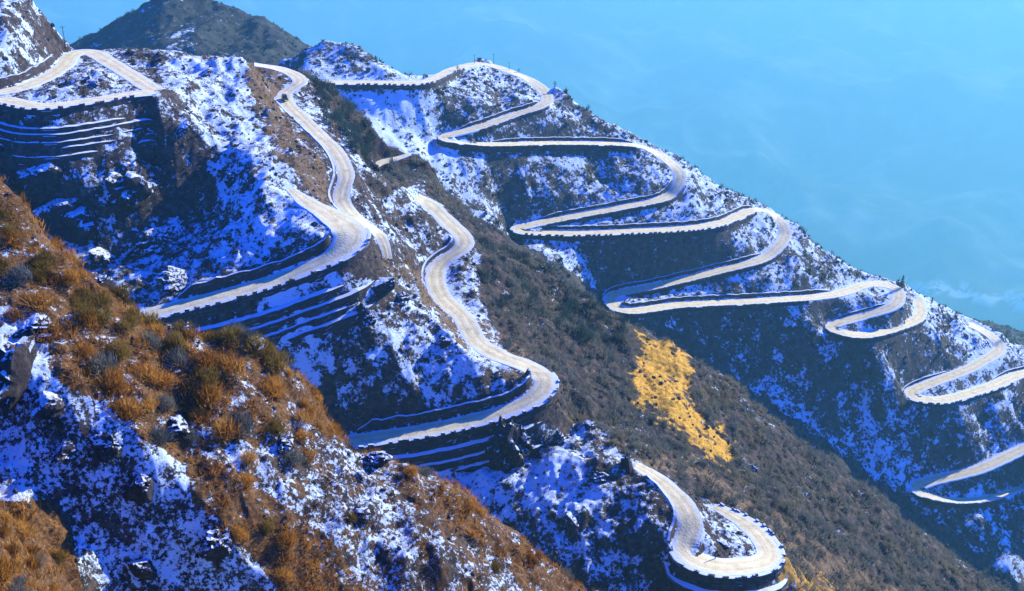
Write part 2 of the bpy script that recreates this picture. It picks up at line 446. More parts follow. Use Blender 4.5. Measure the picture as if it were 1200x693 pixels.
# ease the slope down wherever it would stand between the lookout and an open stretch of road
for _ in range(3):
    gx_, gy_ = np.meshgrid(np.arange(GW) + X0 + .0, np.arange(GH) + Y0 + .0)
    msk = CAPZ < 1e3
    E = np.zeros_like(Z); E[msk] = np.maximum(0, height(gx_[msk], gy_[msk]) - CAPZ[msk])
    if _ == 0:
        for k_, rd_ in ROADS.items():
            e_ = samp(E, rd_['Q'][:, 0], rd_['Q'][:, 1]); w_ = np.where(e_ > 1.5)[0]
            if len(w_): print('blocking road', k_, [(round(float(rd_['I'][q_]), 1), round(float(e_[q_]), 1)) for q_ in w_[::4]][:30])
    E[DR < .6] = 0
    for _k in range(3):
        M_ = E.copy()
        for dx, dy in ((1, 0), (-1, 0), (0, 1), (0, -1)): M_ = np.maximum(M_, np.roll(np.roll(E, dx, 1), dy, 0))
        E = M_
    E = blur(E, 2) * sstep(.4, 2.5, DR)
    Z -= E * 1.15
print('eased', time.time() - T0)
COLS, ROWS = 760, 2000
th = np.linspace(R(-38), R(38), COLS)
rr = np.exp(np.linspace(math.log(34), math.log(1490), ROWS))
TX = rr[:, None] * np.sin(th)[None]; TY = rr[:, None] * np.cos(th)[None]
TZ = np.empty_like(TX)
for j in range(0, ROWS, 200):
    TZ[j:j + 200] = height(TX[j:j + 200].ravel(), TY[j:j + 200].ravel()).reshape(-1, COLS)
print('relief', time.time() - T0)
U, V = proj(TX, TY, TZ)
wob = 9
U2 = U + wob * fbm(TX / 9, TY / 9, 3, 61) * np.minimum(1, 0.4 + 60 / rr[:, None]) * 1.3
V2 = V + wob * fbm(TX / 9, TY / 9, 3, 62) * np.minimum(1, 0.4 + 60 / rr[:, None]) * 1.3
LAY = np.where(rr < 180, 0, np.where(rr < 530, 1, np.where(rr < 840, 2, 3)))[:, None] + np.zeros_like(TX, int)

# what grows and lies where: ground cover traced from the photograph onto the slope itself
def paint(base, items):
    A = np.array(base, float)[LAY]
    for lay, val, poly in items:
        m = (LAY == lay) & in_poly(U2, V2, poly)
        A[m] = val
    return A
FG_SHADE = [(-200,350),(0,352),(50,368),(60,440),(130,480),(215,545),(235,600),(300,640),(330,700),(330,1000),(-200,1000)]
VALLEY = [(575,262),(640,300),(740,368),(800,392),(880,455),(950,505),(1100,615),(1220,705),(1220,745),(1080,650),(930,540),(800,425),(720,400),(620,325)]
FG_LOW = [(205,520),(260,545),(310,580),(390,635),(430,700),(520,900),(330,900),(335,690),(275,640),(225,590)]
FG_SPECK = [(230,530),(300,515),(360,490),(420,530),(560,640),(650,720),(560,900),(400,700),(330,640),(260,590)]
MID_RIGHT = [(345,75),(410,150),(440,190),(470,250),(500,225),(560,280),(570,400),(650,440),(665,480),(755,545),(840,590),(920,645),(960,720),(1000,1100),(1500,1100),(1300,700),(800,380),(600,260),(430,100)]
GOLD = [(745,383),(775,393),(808,410),(812,440),(800,455),(815,480),(850,510),(858,545),(835,540),(800,510),(770,490),(742,462),(738,430),(755,415)]
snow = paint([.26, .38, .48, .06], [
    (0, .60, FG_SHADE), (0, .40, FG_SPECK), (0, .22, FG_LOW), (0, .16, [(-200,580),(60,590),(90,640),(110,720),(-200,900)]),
    (1, .08, MID_RIGHT), (1, .5, [(440,230),(500,215),(510,300),(560,350),(600,420),(560,420),(500,330)]), (1, .02, GOLD),
    (1, .58, [(190,70),(290,66),(310,110),(290,130),(330,190),(375,270),(290,310),(270,260),(230,160)]),
    (1, .2, [(285,75),(330,75),(330,130),(400,230),(380,240),(320,170),(300,120)]),
    (1, .8, [(350,300),(440,330),(420,430),(330,470),(250,420)]), (1, .74, [(540,540),(640,500),(560,600),(540,660),(470,560)]),
    (1, .58, [(380,330),(600,430),(490,470),(400,480)]), (1, .48, [(560,600),(640,490),(800,640),(790,720),(600,720)]),
    (1, .44, [(0,130),(190,120),(170,260),(60,330),(-50,250)]),
    (2, .8, [(360,110),(500,100),(540,160),(520,260),(430,200)]),
    (1, .62, [(-90,-90),(40,-60),(80,62),(40,100),(-90,110)]), (1, .25, [(50,20),(80,62),(60,72),(40,30)]),
    (1, .1, VALLEY), (2, .1, VALLEY),
    (3, .36, [(200,40),(225,30),(235,75),(190,75)]),
])
grass = paint([.78, .12, .04, .1], [
    (0, .05, FG_SHADE), (0, .48, FG_SPECK), (0, .8, FG_LOW), (0, .95, [(-200,575),(40,580),(90,640),(110,720),(-200,900)]),
    (1, .75, [(285,70),(330,75),(332,130),(400,230),(385,245),(320,175),(300,120)]), (1, .05, MID_RIGHT),
    (1, .7, [(440,300),(520,330),(620,420),(655,480),(760,545),(750,560),(640,470),(560,430)]),
    (1, .75, [(745,540),(830,570),(930,650),(960,720),(1100,720),(900,600),(800,530)])])
U2, V2 = U2 + 13 * fbm(TX / 5, TY / 5, 3, 65) * (LAY == 1), V2 + 13 * fbm(TX / 5, TY / 5, 3, 66) * (LAY == 1)
gold = paint([0, 0, 0, 0], [(1, 1., GOLD), (1, .6, [(905,650),(990,693),(960,720),(915,680)])])
gold = gold * sstep(-.8, -.4, fbm(TX / 6, TY / 6, 4, 67))
def cut(name, r0, r1, mat):
    j0 = max(0, np.searchsorted(rr, r0) - 1); j1 = min(ROWS, np.searchsorted(rr, r1) + 1)
    n = j1 - j0
    v = np.stack([TX[j0:j1], TY[j0:j1], TZ[j0:j1]], -1).reshape(-1, 3)
    q = (np.arange(n - 1)[:, None] * COLS + np.arange(COLS - 1)[None]).ravel()
    f = np.stack([q, q + 1, q + COLS + 1, q + COLS], 1)
    me = new_mesh(name, v, f, True, attrs=dict(snow=snow[j0:j1].ravel(), grass=grass[j0:j1].ravel(), gold=gold[j0:j1].ravel()))
    return tag(link(name, me, mat), kind='structure')

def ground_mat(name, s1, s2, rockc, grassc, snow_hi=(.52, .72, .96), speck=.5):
    t = NT(name); P = t.pos()
    fine = t.noise(s1, 6, .75, P); mid = t.noise(s2, 4, .6, P); big = t.noise(s2 * .22, 3, .5, P)
    nz = t.nz()
    mixn = t.math('ADD', t.math('MULTIPLY', fine, speck), t.math('MULTIPLY', mid, 1 - speck))
    u = t.mr(mixn, .34, .66, 0, 1, False)
    sn = t.math('ADD', t.attr('snow'), t.math('MULTIPLY', t.math('SUBTRACT', nz, .74), .55))
    sn = t.math('ADD', sn, t.math('MULTIPLY', t.math('SUBTRACT', big, .5), .7))
    e = t.math('ADD', u, sn)
    mask = t.mr(e, .93, 1.07)
    rock = t.ramp(t.noise(s1 * .6, 4, .6, P), rockc)
    gr = t.ramp(t.noise(s1 * 1.3, 4, .7, P), grassc)
    gm = t.mr(t.math('ADD', t.attr('grass'), t.noise(s2 * .8, 4, .65, P)), .85, 1.1)
    c = t.mix(gm, rock, gr)
    go = t.ramp(t.noise(s1 * 1.1, 4, .7, P), [(.32, (.13, .07, .03)), (.42, (.48, .28, .03)), (.62, (.66, .43, .06))])
    c = t.mix(t.attr('gold'), c, go)
    mask = t.math('MULTIPLY', mask, t.math('SUBTRACT', 1.0, t.attr('gold')))
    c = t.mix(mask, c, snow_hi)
    h = t.math('ADD', t.math('MULTIPLY', fine, 1.), t.math('MULTIPLY', mask, .3))
    return t.finish(c, .9, h, .9, .9 / s1 * .6)
ROCK = [(.3, (.014, .013, .014)), (.5, (.045, .040, .036)), (.7, (.12, .10, .08))]
GRASS = [(.32, (.025, .016, .010)), (.48, (.10, .055, .020)), (.62, (.20, .11, .035)), (.75, (.30, .19, .08))]
m_fg = ground_mat('snowy_hillside_soil', 2.3, .5, ROCK, GRASS, speck=.68)
m_peak = ground_mat('scrub_covered_peak', .2, .05, [(.3, (.016, .028, .032)), (.5, (.035, .05, .05)), (.7, (.06, .075, .065))], [(.3, (.03, .04, .03)), (.7, (.08, .08, .05))])
m_mid = ground_mat('snowy_ridge_rock', .95, .22, ROCK, [(.3, (.06, .045, .03)), (.5, (.13, .10, .06)), (.7, (.24, .185, .11))])
m_far = ground_mat('snowy_far_rock', .5, .13, [(.3, (.02, .025, .03)), (.5, (.05, .055, .055)), (.7, (.11, .105, .095))], [(.3, (.05, .05, .035)), (.7, (.13, .11, .07))], speck=.55)
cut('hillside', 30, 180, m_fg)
cut('mountain_ridge', 180, 530, m_mid)
cut('mountain_ridge', 530, 840, m_far)
cut('mountain_peak', 840, 1490, m_peak)

# ------------------------------------------------------------------ the valley and the range beyond, far down in the haze
COL2, ROW2 = 420, 420
th2 = np.linspace(R(-42), R(42), COL2); r2 = np.exp(np.linspace(math.log(1440), math.log(39000), ROW2))
BX = r2[:, None] * np.sin(th2)[None]; BY = r2[:, None] * np.cos(th2)[None]
rw = np.hypot(BX, BY) + 1300 * sstep(1500, 6000, np.hypot(BX, BY)) * fbm(BX / 6500, BY / 6500, 2, 77)
BZ = np.interp(rw, [1400, 2600, 4200, 9900, 11700, 16500, 23000, 30000, 39000], [-720, -1700, -2950, -5250, -5250, -4600, -3750, -2000, -1000])
BZ = BZ + sstep(1440, 2400, rw) * (800 * ridged(BX / 5200, BY / 5200, 4, 81) + 130 * fbm(BX / 1200, BY / 1200, 3, 85))
bu, bv = proj(BX, BY, BZ)
bs = sstep(-.1, .5, ridged(BX / 2800, BY / 2800, 4, 91)) * 0
streak = in_poly(bu, bv + 9 * fbm(BX / 300, BY / 300, 3, 93), [(1040, 322), (1090, 332), (1150, 340), (1210, 352), (1330, 380), (1330, 398), (1210, 366), (1140, 352), (1080, 343)])
bs = np.where(streak, .9, bs)
q = (np.arange(ROW2 - 1)[:, None] * COL2 + np.arange(COL2 - 1)[None]).ravel()
nv = bs.size
t = NT('distant_range'); P = t.pos()
wood = t.ramp(t.noise(.0009, 6, .62, P), [(.38, (.02, .035, .05)), (.5, (.10, .12, .12)), (.64, (.30, .32, .31))])
m_bg = t.finish(t.mix(t.math('MULTIPLY', t.attr('snow'), t.mr(t.noise(.006, 4, .7, P), .35, .55)), wood, (.7, .78, .85)), .95)
bgm = new_mesh('distant_mountains', np.stack([BX, BY, BZ], -1).reshape(-1, 3), np.stack([q, q + 1, q + COL2 + 1, q + COL2], 1), True,
               attrs=dict(snow=bs.ravel(), grass=np.full(nv, .2), gold=np.zeros(nv)))
tag(link('distant_mountains', bgm, m_bg), kind='structure')

# ------------------------------------------------------------------ roads
t = NT('snow_dusted_dirt_road')
P = t.pos(); uvn = t.n('UVMap').outputs[0]; sx = t.n('SeparateXYZ', {0: uvn})
ux = sx.outputs['X']
wav = t.math('ADD', ux, t.math('MULTIPLY', t.math('SUBTRACT', t.noise(.12, 3, .5, P), .5), .35))
trk = t.mr(t.math('ABSOLUTE', t.math('SUBTRACT', t.math('ABSOLUTE', wav), .38)), .02, .2, 1, 0)
edge = t.mr(t.math('ADD', t.math('ABSOLUTE', wav), t.math('MULTIPLY', t.math('SUBTRACT', t.noise(.6, 4, .6, P), .5), .7)), .62, .9)
dirt = t.ramp(t.noise(.35, 5, .65, P), [(.3, (.50, .49, .31)), (.5, (.70, .695, .43)), (.7, (.80, .80, .53))])
c = t.mix(t.math('MULTIPLY', trk, .3), dirt, (.40, .39, .25))
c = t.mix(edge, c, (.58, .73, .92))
m_road = t.finish(c, .85, t.noise(1.5, 4, .6, P), .5, .25)
for k, rd in ROADS.items():
    Q, N, hw = rd['Q'], rd['N'], rd['W'][:, None]
    n = len(Q); prof = np.array([-1.02, -1, -.7, -.35, 0, .35, .7, 1, 1.02]); lift = np.array([-.6, .14, .17, .15, .2, .15, .17, .14, -.6])
    s = rd['S']
    wv = 1 + .09 * np.stack([perlin(s / 6, s * 0 + 3.3, 5), perlin(s / 6, s * 0 + 8.3, 6)], 1) + .05 * np.stack([perlin(s / 2, s * 0 + 3.3, 7), perlin(s / 2, s * 0 + 8.3, 8)], 1)
    wid = np.where(prof[None] < 0, wv[:, :1], wv[:, 1:]) * prof[None] * hw
    X = Q[:, None, 0] + N[:, None, 0] * wid; Y = Q[:, None, 1] + N[:, None, 1] * wid; ZZ = Q[:, None, 2] + lift[None] + 0 * wid
    v = np.stack([X, Y, ZZ], -1).reshape(-1, 3)
    m = len(prof); q = (np.arange(n - 1)[:, None] * m + np.arange(m - 1)[None]).ravel()
    uv = np.stack([np.broadcast_to(prof[None], (n, m)), np.broadcast_to(s[:, None], (n, m))], -1).reshape(-1, 2)
    tag(link('road', new_mesh('road', v, np.stack([q, q + m, q + m + 1, q + 1], 1), False, uv=uv), m_road), kind='structure')
print('roads', time.time() - T0)
# ------------------------------------------------------------------ dry-stone walls along the roads
t = NT('dark_rubble_stone'); P = t.pos()
uvn = t.n('UVMap').outputs[0]
br = t.n('TexBrick', {'Vector': uvn, 'Scale': 1.0, 'Mortar Size': .035, 'Mortar Smooth': .3, 'Brick Width': .62, 'Row Height': .3, 'Color1': (.035, .033, .034, 1), 'Color2': (.085, .075, .068, 1), 'Mortar': (.02, .018, .018, 1)})
c = t.mix(t.mr(t.noise(.5, 4, .6, P), .4, .65), br.outputs['Color'], (.028, .026, .027))
top = t.mr(t.math('ADD', t.nz(), t.math('MULTIPLY', t.math('SUBTRACT', t.noise(.8, 4, .7, P), .5), .9)), .55, .75)
mp = t.n('Mapping', {'Vector': uvn, 'Scale': (.22, 1.6, 1)}).outputs[0]
stk = t.mr(t.noise(1.1, 5, .7, mp), .60, .68)
top = t.math('MAXIMUM', top, t.math('MULTIPLY', stk, .75))
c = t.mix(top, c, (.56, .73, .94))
m_wall = t.finish(c, .92, t.noise(3, 4, .6, P), .7, .15)
t = NT('dark_parapet_stone'); P = t.pos()
c = t.ramp(t.noise(1.2, 4, .6, P), [(.35, (.03, .03, .032)), (.65, (.10, .09, .085))])
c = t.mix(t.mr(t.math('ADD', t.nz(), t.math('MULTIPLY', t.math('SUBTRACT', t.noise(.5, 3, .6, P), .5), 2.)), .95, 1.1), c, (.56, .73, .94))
m_par = t.finish(c, .9)

def strip(name, cols, uvs, mat, parent):
    """cols: list of (n,3) polylines across the profile"""
    n = len(cols[0]); m = len(cols)
    v = np.stack(cols, 1).reshape(-1, 3); uv = np.stack(uvs, 1).reshape(-1, 2)
    q = (np.arange(n - 1)[:, None] * m + np.arange(m - 1)[None]).ravel()
    f = np.stack([q, q + 1, q + m + 1, q + m], 1)
    # close both ends
    e0 = list(range(m)); e1 = [(n - 1) * m + i for i in range(m)]
    caps = [(e0[0], e0[i + 1], e0[i], e0[0]) for i in range(1, m - 1)] + [(e1[0], e1[i], e1[i + 1], e1[0]) for i in range(1, m - 1)]
    me = new_mesh(name, v, f, False, uv=uv)
    bm = bmesh.new(); bm.from_mesh(me); bm.verts.ensure_lookup_table()
    for ring in (e0, e1):
        try: bm.faces.new([bm.verts[i] for i in ring])
        except ValueError: pass
    bmesh.ops.recalc_face_normals(bm, faces=bm.faces); bm.to_mesh(me); bm.free()
    return link(name, me, mat, parent)

def box_mesh(name, sx, sy, sz, jit=.06, mat=None):
    bm = bmesh.new(); bmesh.ops.create_cube(bm, size=1)
    for v in bm.verts: v.co = Vector((v.co.x * sx * (1 + random.uniform(-jit, jit)), v.co.y * sy * (1 + random.uniform(-jit, jit)), (v.co.z + .5) * sz * (1 + random.uniform(-jit, jit))))
    bmesh.ops.bevel(bm, geom=bm.edges[:], offset=.06 * min(sx, sy, sz) * 2, segments=1, affect='EDGES')
    me = bpy.data.meshes.new(name); bm.to_mesh(me); bm.free()
    l = me.uv_layers.new(name='UVMap'); me.materials.append(mat or m_wall)
    return me
BLK = [box_mesh('parapet_block', 1.4, .7, .6, .1, m_wall if q_ < 2 else m_par) for q_ in range(4)]
BLKF = [box_mesh('parapet_block', 2.0, .7, .8, .1, m_par) for _ in range(4)]

WALL_LABEL = {
 ('B', 0): 'tall terraced dark stone wall below the snowy loop road in the upper left corner',
 ('D', 0): 'terraced stone wall with block parapet under the wide bend left of centre',
 ('F', 0): 'dark stepped stone wall below the road bend in the middle of the ridge',
 ('G', 0):  'high dark wall carrying the loop road with the snowy island at bottom',
 ('G', 1): 'low parapet wall on the scrub side of the loop road at the bottom',
 ('H', 0): 'crenellated wall under the level road across the saddle left of the farther hilltop',
 ('H', 1): 'low wall below the thick road leg just under the farther hilltop',
 ('H', 2): 'long wall under the first level road leg of the farther slope',
 ('H', 3): 'wall below the second curved leg of the farther slope, beside its right hand bend',
 ('H', 4): 'long crenellated wall under the second level leg of the farther slope',
 ('H', 5): 'wall below the third curved leg of the farther slope',
 ('H', 6): 'wall under the third long level leg of the farther slope',
 ('H', 7): 'short wall below the small double bend on the farther crest',
 ('I', 0): 'wall at the sharp bend near the right edge below the crest',
 ('I', 1): 'wall under the lowest road bend at the right edge'}
CUT_LABEL = {
 ('A', 0): 'dark stone bank wall beneath the rocky knob in the upper left corner',
 ('C', 0): 'low bank wall beside the long ridge road below the parked jeep',
 ('D', 0): 'dark stone wall above the wide bend left of the picture centre',
 ('F', 0): 'low bank wall inside the small bend of the road right of the ridge crest',
 ('F', 1): 'dark stone wall above the bend in the middle of the ridge',
 ('G', 0): 'curved bank wall left of the loop road at the bottom',
 ('H', 0): 'bank wall above the thick road leg under the farther hilltop',
 ('H', 1): 'bank wall above the first level leg of the farther slope',
 ('H', 2): 'bank wall above the second curved leg of the farther slope',
 ('H', 3): 'bank wall above the second level leg of the farther slope',
 ('H', 4): 'bank wall above the third curved leg of the farther slope',
 ('H', 5): 'bank wall above the third level leg of the farther slope',
 ('H', 6): 'short bank wall in the small double bend on the farther crest',
 ('I', 0): 'bank wall above the sharp bend near the right edge',
 ('I', 1): 'bank wall above the upper right edge road leg'}

def smooth_runs(mask, minlen=4):
    runs = []; i = 0
    while i < len(mask):
        if mask[i]:
            j = i
            while j < len(mask) and mask[j]: j += 1
            if j - i >= minlen: runs.append((i, j))
            i = j
        else: i += 1
    return runs

for rid, (k, rd) in enumerate(ROADS.items()):
    Q, N, HWS, I, S = rd['Q'], rd['N'], rd['W'], rd['I'], rd['S']
    LEDGE = LEDGES.get(k, .75)
    farr = k in 'HI'
    for wi, (a, b, sd, H, nt_) in enumerate(rd['walls']):
        ids = np.where((I >= a) & (I <= b))[0]
        okm = np.array([clear_of_roads(Q[i, :2] + sd * N[i] * (HWS[i] + 1.2), rid, i, .2) for i in ids])
        ids = ids[okm]
        if len(ids) < 5: continue
        root = empty('retaining_wall', Q[ids[len(ids) // 2]], WALL_LABEL[(k, wi)], 'wall', 'stone walls under the roads'); root['kind'] = 'thing'
        base = np.array(root.location)
        rise = np.minimum(1, np.minimum((I[ids] - a) * 3 + .25, (b - I[ids]) * 3 + .25))
        wd = nt_ * (LEDGE + BATTER)
        deps = [0.] + ([H * (.34 + .66 * q / (nt_ - 1)) for q in range(nt_ - 1)] if nt_ > 1 else [])
        deps.append(H)
        for q in range(nt_):
            lo = 0; hi = len(ids)
            segs = [(0, len(ids))]
            if q > 0:
                segs = []; p = int(len(ids) * {'D': .10, 'F': .12}.get(k, .0)) + int(rng.integers(0, max(1, len(ids) // 7)))
                while p < len(ids) - 5:
                    ln = int(rng.integers(14, 44)); segs.append((p, min(len(ids), p + ln))); p += ln + int(rng.integers(0, 4))
            for (lo, hi) in segs:
                if hi - lo < 4: continue
                g = ids[lo:hi]; rs = rise[lo:hi]
                dz0 = deps[q] * rs + (rng.uniform(-.3, .3) if q else 0); dz1 = deps[q + 1] * rs + 1.2
                hw = HWS[g]
                o = hw + .3 + wd * deps[q] / H
                sj = S[g]
                j1 = .18 * perlin(sj / 2.2, sj * 0 + q * 5.1, 11); j2 = .25 * perlin(sj / 3.1, sj * 0 + q * 3.7, 12)
                nrm = sd * N[g]
                ef = np.minimum(1, np.minimum(np.arange(len(g)), np.arange(len(g))[::-1]) / 3.) if q else 1.
                o = o - (1 - ef) * 1.1; dz0 = dz0 + (1 - ef) * .7
                def L(off, zz): return np.stack([Q[g, 0] + nrm[:, 0] * off - base[0], Q[g, 1] + nrm[:, 1] * off - base[1], Q[g, 2] + zz - base[2]], 1)
                led = LEDGE + .25 if q > 0 else .75
                top = .12 - dz0 + (j2 if q else j2 * .2)
                cols = [L(o - .5, top - .8), L(o - .4, top + .25 * led * (q > 0)), L(o + led * .6, top + .08 * (q > 0)), L(o + led + j1, top - .06), L(o + led + .15 + j1 * 1.4, .5 * (top - dz1)), L(o + led + .3 + j1, -dz1)]
                hh = [0, .3, .9, 1.3, 1.3 + (dz1 - dz0) / 2, 1.3 + dz1 - dz0]
                uvs = [np.stack([sj, np.broadcast_to(h_, sj.shape)], 1) for h_ in hh]
                strip('wall_tier', cols, uvs, m_wall, root)
        # parapet of single blocks along the road edge
        per, blks = (3.3, BLKF) if farr else (2.7, BLK)
        if farr and wi not in (0, 4):
            sj = S[ids]; nrm = sd * N[ids]; hw = HWS[ids]
            pt_ = .55 + .3 * perlin(sj / 2.6, sj * 0 + wi, 19) - .5 * (perlin(sj / 9, sj * 0 + wi, 20) > .42)
            def L(off, zz): return np.stack([Q[ids, 0] + nrm[:, 0] * off - base[0], Q[ids, 1] + nrm[:, 1] * off - base[1], Q[ids, 2] + zz - base[2]], 1)
            strip('parapet', [L(hw + .5, -.1 + 0 * pt_), L(hw + .55, pt_), L(hw + 1.0, pt_ + .02), L(hw + 1.05, -.2 + 0 * pt_)], [np.stack([sj, 0 * sj + h_], 1) for h_ in (0, .7, 1.2, 1.9)], m_par, root)
            continue
        s0, s1 = S[ids[0]], S[ids[-1]]
        for s_ in (s0 + .8 + np.cumsum(rng.uniform(.75, 1.3, 200)) * per)[:100]:
            if s_ > s1: break
            i = int(np.argmin(np.abs(S - s_)))
            if i not in ids or rng.random() < .13: continue
            p = Q[i, :2] + sd * N[i] * (HWS[i] + .85)
            o = link('parapet_block', blks[int(rng.integers(4))], (), root, (p[0] - base[0], p[1] - base[1], Q[i, 2] + .1 - base[2]))
            o.rotation_euler.z = math.atan2(-N[i, 0], N[i, 1]) + rng.uniform(-.08, .08)
            sc_ = rng.uniform(.75, 1.25); o.scale = (sc_, rng.uniform(.8, 1.1), rng.uniform(.7, 1.25))
    for ci, (a, b, sd, H) in enumerate(rd['cuts']):
        ids = np.where((I >= a) & (I <= b))[0]
        okm = np.array([clear_of_roads(Q[i, :2] + sd * N[i] * (HWS[i] + 1.2), rid, i, .3) for i in ids])
        runs = smooth_runs(okm)
        if not runs: continue
        root = empty('bank_wall', Q[ids[len(ids) // 2]], CUT_LABEL[(k, ci)], 'wall', 'stone walls above the roads'); root['kind'] = 'thing'
        base = np.array(root.location)
        rise = np.minimum(1, np.minimum((I[ids] - a) * 3 + .2, (b - I[ids]) * 3 + .2))
        for lo, hi in runs:
            g = ids[lo:hi]; sj = S[g]; rs = rise[lo:hi]
            nrm = sd * N[g]; hw = HWS[g]
            hgt = H * rs * (1 + .16 * perlin(sj / 4, sj * 0 + 1.7, 15) + .08 * perlin(sj / 1.6, sj * 0 + 4.7, 16))
            j1 = .12 * perlin(sj / 2, sj * 0 + 2.2, 17)
            def L(off, zz): return np.stack([Q[g, 0] + nrm[:, 0] * off - base[0], Q[g, 1] + nrm[:, 1] * off - base[1], Q[g, 2] + zz - base[2]], 1)
            cols = [L(hw + .25, np.full(len(g), -.5)), L(hw + .42 + j1, hgt * .5), L(hw + .6 + j1, hgt), L(hw + 1.3, hgt + .1), L(hw + 2.1, hgt - .7)]
            hh = [np.zeros(len(g)), hgt * .5, hgt, hgt + .7, hgt + 1.5]
            strip('wall_face', cols, [np.stack([sj, h_], 1) for h_ in hh], m_wall, root)
print('walls', time.time() - T0)
# ------------------------------------------------------------------ plants
def leaf_mat(name, stops, scale, trans=.35):
    t = NT(name); P = t.pos()
    oi = t.n('ObjectInfo').outputs['Random']
    f = t.math('ADD', t.math('MULTIPLY', t.noise(scale, 4, .75, P), .8), t.math('MULTIPLY', oi, .2))
    c = t.ramp(f, stops)
    return t.finish(c, .85, trans=trans, spec=.1)
m_rust = leaf_mat('rust_brown_twigs', [(.3, (.09, .04, .010)), (.44, (.34, .16, .026)), (.57, (.60, .32, .06)), (.70, (.50, .37, .10))], .55, .4)
m_olive = leaf_mat('olive_brown_twigs', [(.3, (.06, .045, .012)), (.5, (.20, .145, .03)), (.7, (.32, .24, .06))], .55, .4)
m_dark = leaf_mat('grey_brown_bare_twigs', [(.3, (.065, .08, .08)), (.44, (.14, .16, .145)), (.56, (.20, .215, .165)), (.68, (.28, .25, .12))], .05, .3)
m_green = leaf_mat('dark_green_twigs', [(.3, (.02, .05, .05)), (.5, (.05, .095, .08)), (.7, (.09, .13, .09))], .25, .25)
m_tuft = leaf_mat('dry_grass_tufts', [(.35, (.045, .03, .02)), (.5, (.13, .085, .05)), (.68, (.26, .18, .09))], .5, .25)
m_fargr = leaf_mat('far_dark_shrubs', [(.35, (.02, .03, .03)), (.55, (.05, .058, .05)), (.7, (.11, .095, .065))], .1, .2)
m_goldg = leaf_mat('golden_grass', [(.35, (.34, .19, .03)), (.55, (.60, .38, .06)), (.7, (.7, .5, .12))], .5, .3)
m_stem = NT('dark_bark').finish((.06, .045, .035), .9)

def clump(n, rad, hgt, bl, bw, up=.6, seed=0, hollow=.35):
    """n thin blades spread through a dome, pointing outwards and up; returns verts (3n,3)"""
    g = np.random.default_rng(seed)
    d = g.normal(size=(n, 3)); d[:, 2] = np.abs(d[:, 2]); d /= np.linalg.norm(d, axis=1)[:, None]
    r = (hollow + (1 - hollow) * g.random(n) ** .6)
    lob = 1 + .35 * np.sin(np.arctan2(d[:, 1], d[:, 0]) * 3 + seed) * (1 - d[:, 2])
    p = d * r[:, None] * np.array([rad, rad, hgt]) * lob[:, None]
    a = d * np.array([1, 1, .8]) + np.array([0, 0, up]) + g.normal(size=(n, 3)) * .45
    a /= np.linalg.norm(a, axis=1)[:, None]
    s = np.cross(a, g.normal(size=(n, 3))); s /= np.linalg.norm(s, axis=1)[:, None]
    L = bl * g.uniform(.6, 1.3, n)[:, None]; w_ = bw * g.uniform(.7, 1.3, n)[:, None]
    base = p - a * L * .5
    return np.stack([base - s * w_, base + s * w_, base + a * L], 1).reshape(-1, 3)

def sample(mask, density, maxn=10 ** 9, cluster=None):
    """random points on the slope where mask holds, so many per square metre of plan"""
    area = (rr[:, None] ** 2) * (math.log(1490 / 34) / (ROWS - 1)) * (th[1] - th[0]) + 0 * TX
    p = np.where(mask, area * density, 0)
    if cluster is not None: p = p * cluster
    cnt = rng.poisson(np.minimum(p, 3))
    idx = np.repeat(np.arange(p.size), cnt.ravel())
    rng.shuffle(idx); idx = idx[:maxn]
    jx = rng.uniform(-.5, .5, len(idx)); jy = rng.uniform(-.5, .5, len(idx))
    j, i = np.divmod(idx, COLS)
    return np.stack([TX[j, i], TY[j, i], TZ[j, i]], 1), idx

def scatter(name, mat, P, protos, smin, smax, kind='stuff', zsc=(.8, 1.2), sink=.15):
    if len(P) == 0: return
    g = rng
    which = g.integers(0, len(protos), len(P)); out = []
    for w_, pr in enumerate(protos):
        q = P[which == w_]; n = len(q)
        if n == 0: continue
        s = g.uniform(smin, smax, n) * np.where(g.random(n) < .12, 1.5, 1); a = g.uniform(0, 2 * math.pi, n); zs = g.uniform(*zsc, n) * s
        x = pr[None, :, 0] * np.cos(a)[:, None] - pr[None, :, 1] * np.sin(a)[:, None]
        y = pr[None, :, 0] * np.sin(a)[:, None] + pr[None, :, 1] * np.cos(a)[:, None]
        out.append(np.stack([x * s[:, None] + q[:, :1], y * s[:, None] + q[:, 1:2], pr[None, :, 2] * zs[:, None] + q[:, 2:3] - sink * s[:, None]], -1).reshape(-1, 3))
    v = np.concatenate(out)
    o = link(name, new_mesh(name, v, np.arange(len(v)).reshape(-1, 3)), mat)
    return tag(o, kind=kind)

DRV = samp(DR, TX, TY)
INF = (U > -60) & (U < 1260) & (V > -60) & (V < 760)
def seen_slope():
    """slopes turned or open to the valley side"""
    return INF
offroad = DRV > 1.4
def pm(lay, *polys):
    m = np.zeros(TX.shape, bool)
    for p in polys: m |= in_poly(U2, V2, p)
    return m & (LAY == lay) & INF & offroad
patch = sstep(-.25, .35, fbm(TX / 7, TY / 7, 3, 101))
patch_far = sstep(-.2, .4, fbm(TX / 22, TY / 22, 3, 102))

# foreground grass and twigs
tp = [clump(22, .5, .55, .55, .035, 1.2, s) for s in range(6)]
fgm = (LAY == 0) & INF
P_, _ = sample(fgm & (grass > .6), 2.6, 36000, .1 + .9 * patch)
scatter('dry_grass', m_rust, P_, tp, .7, 1.5)
P_, _ = sample(fgm & (grass <= .6) & (grass > .3), 2.6, 20000, patch)
scatter('dry_grass', m_tuft, P_, tp, .5, 1.1)
P_, _ = sample(fgm & (grass < .3), .35, 5000, patch)
scatter('dry_grass', m_tuft, P_, tp, .4, .9)
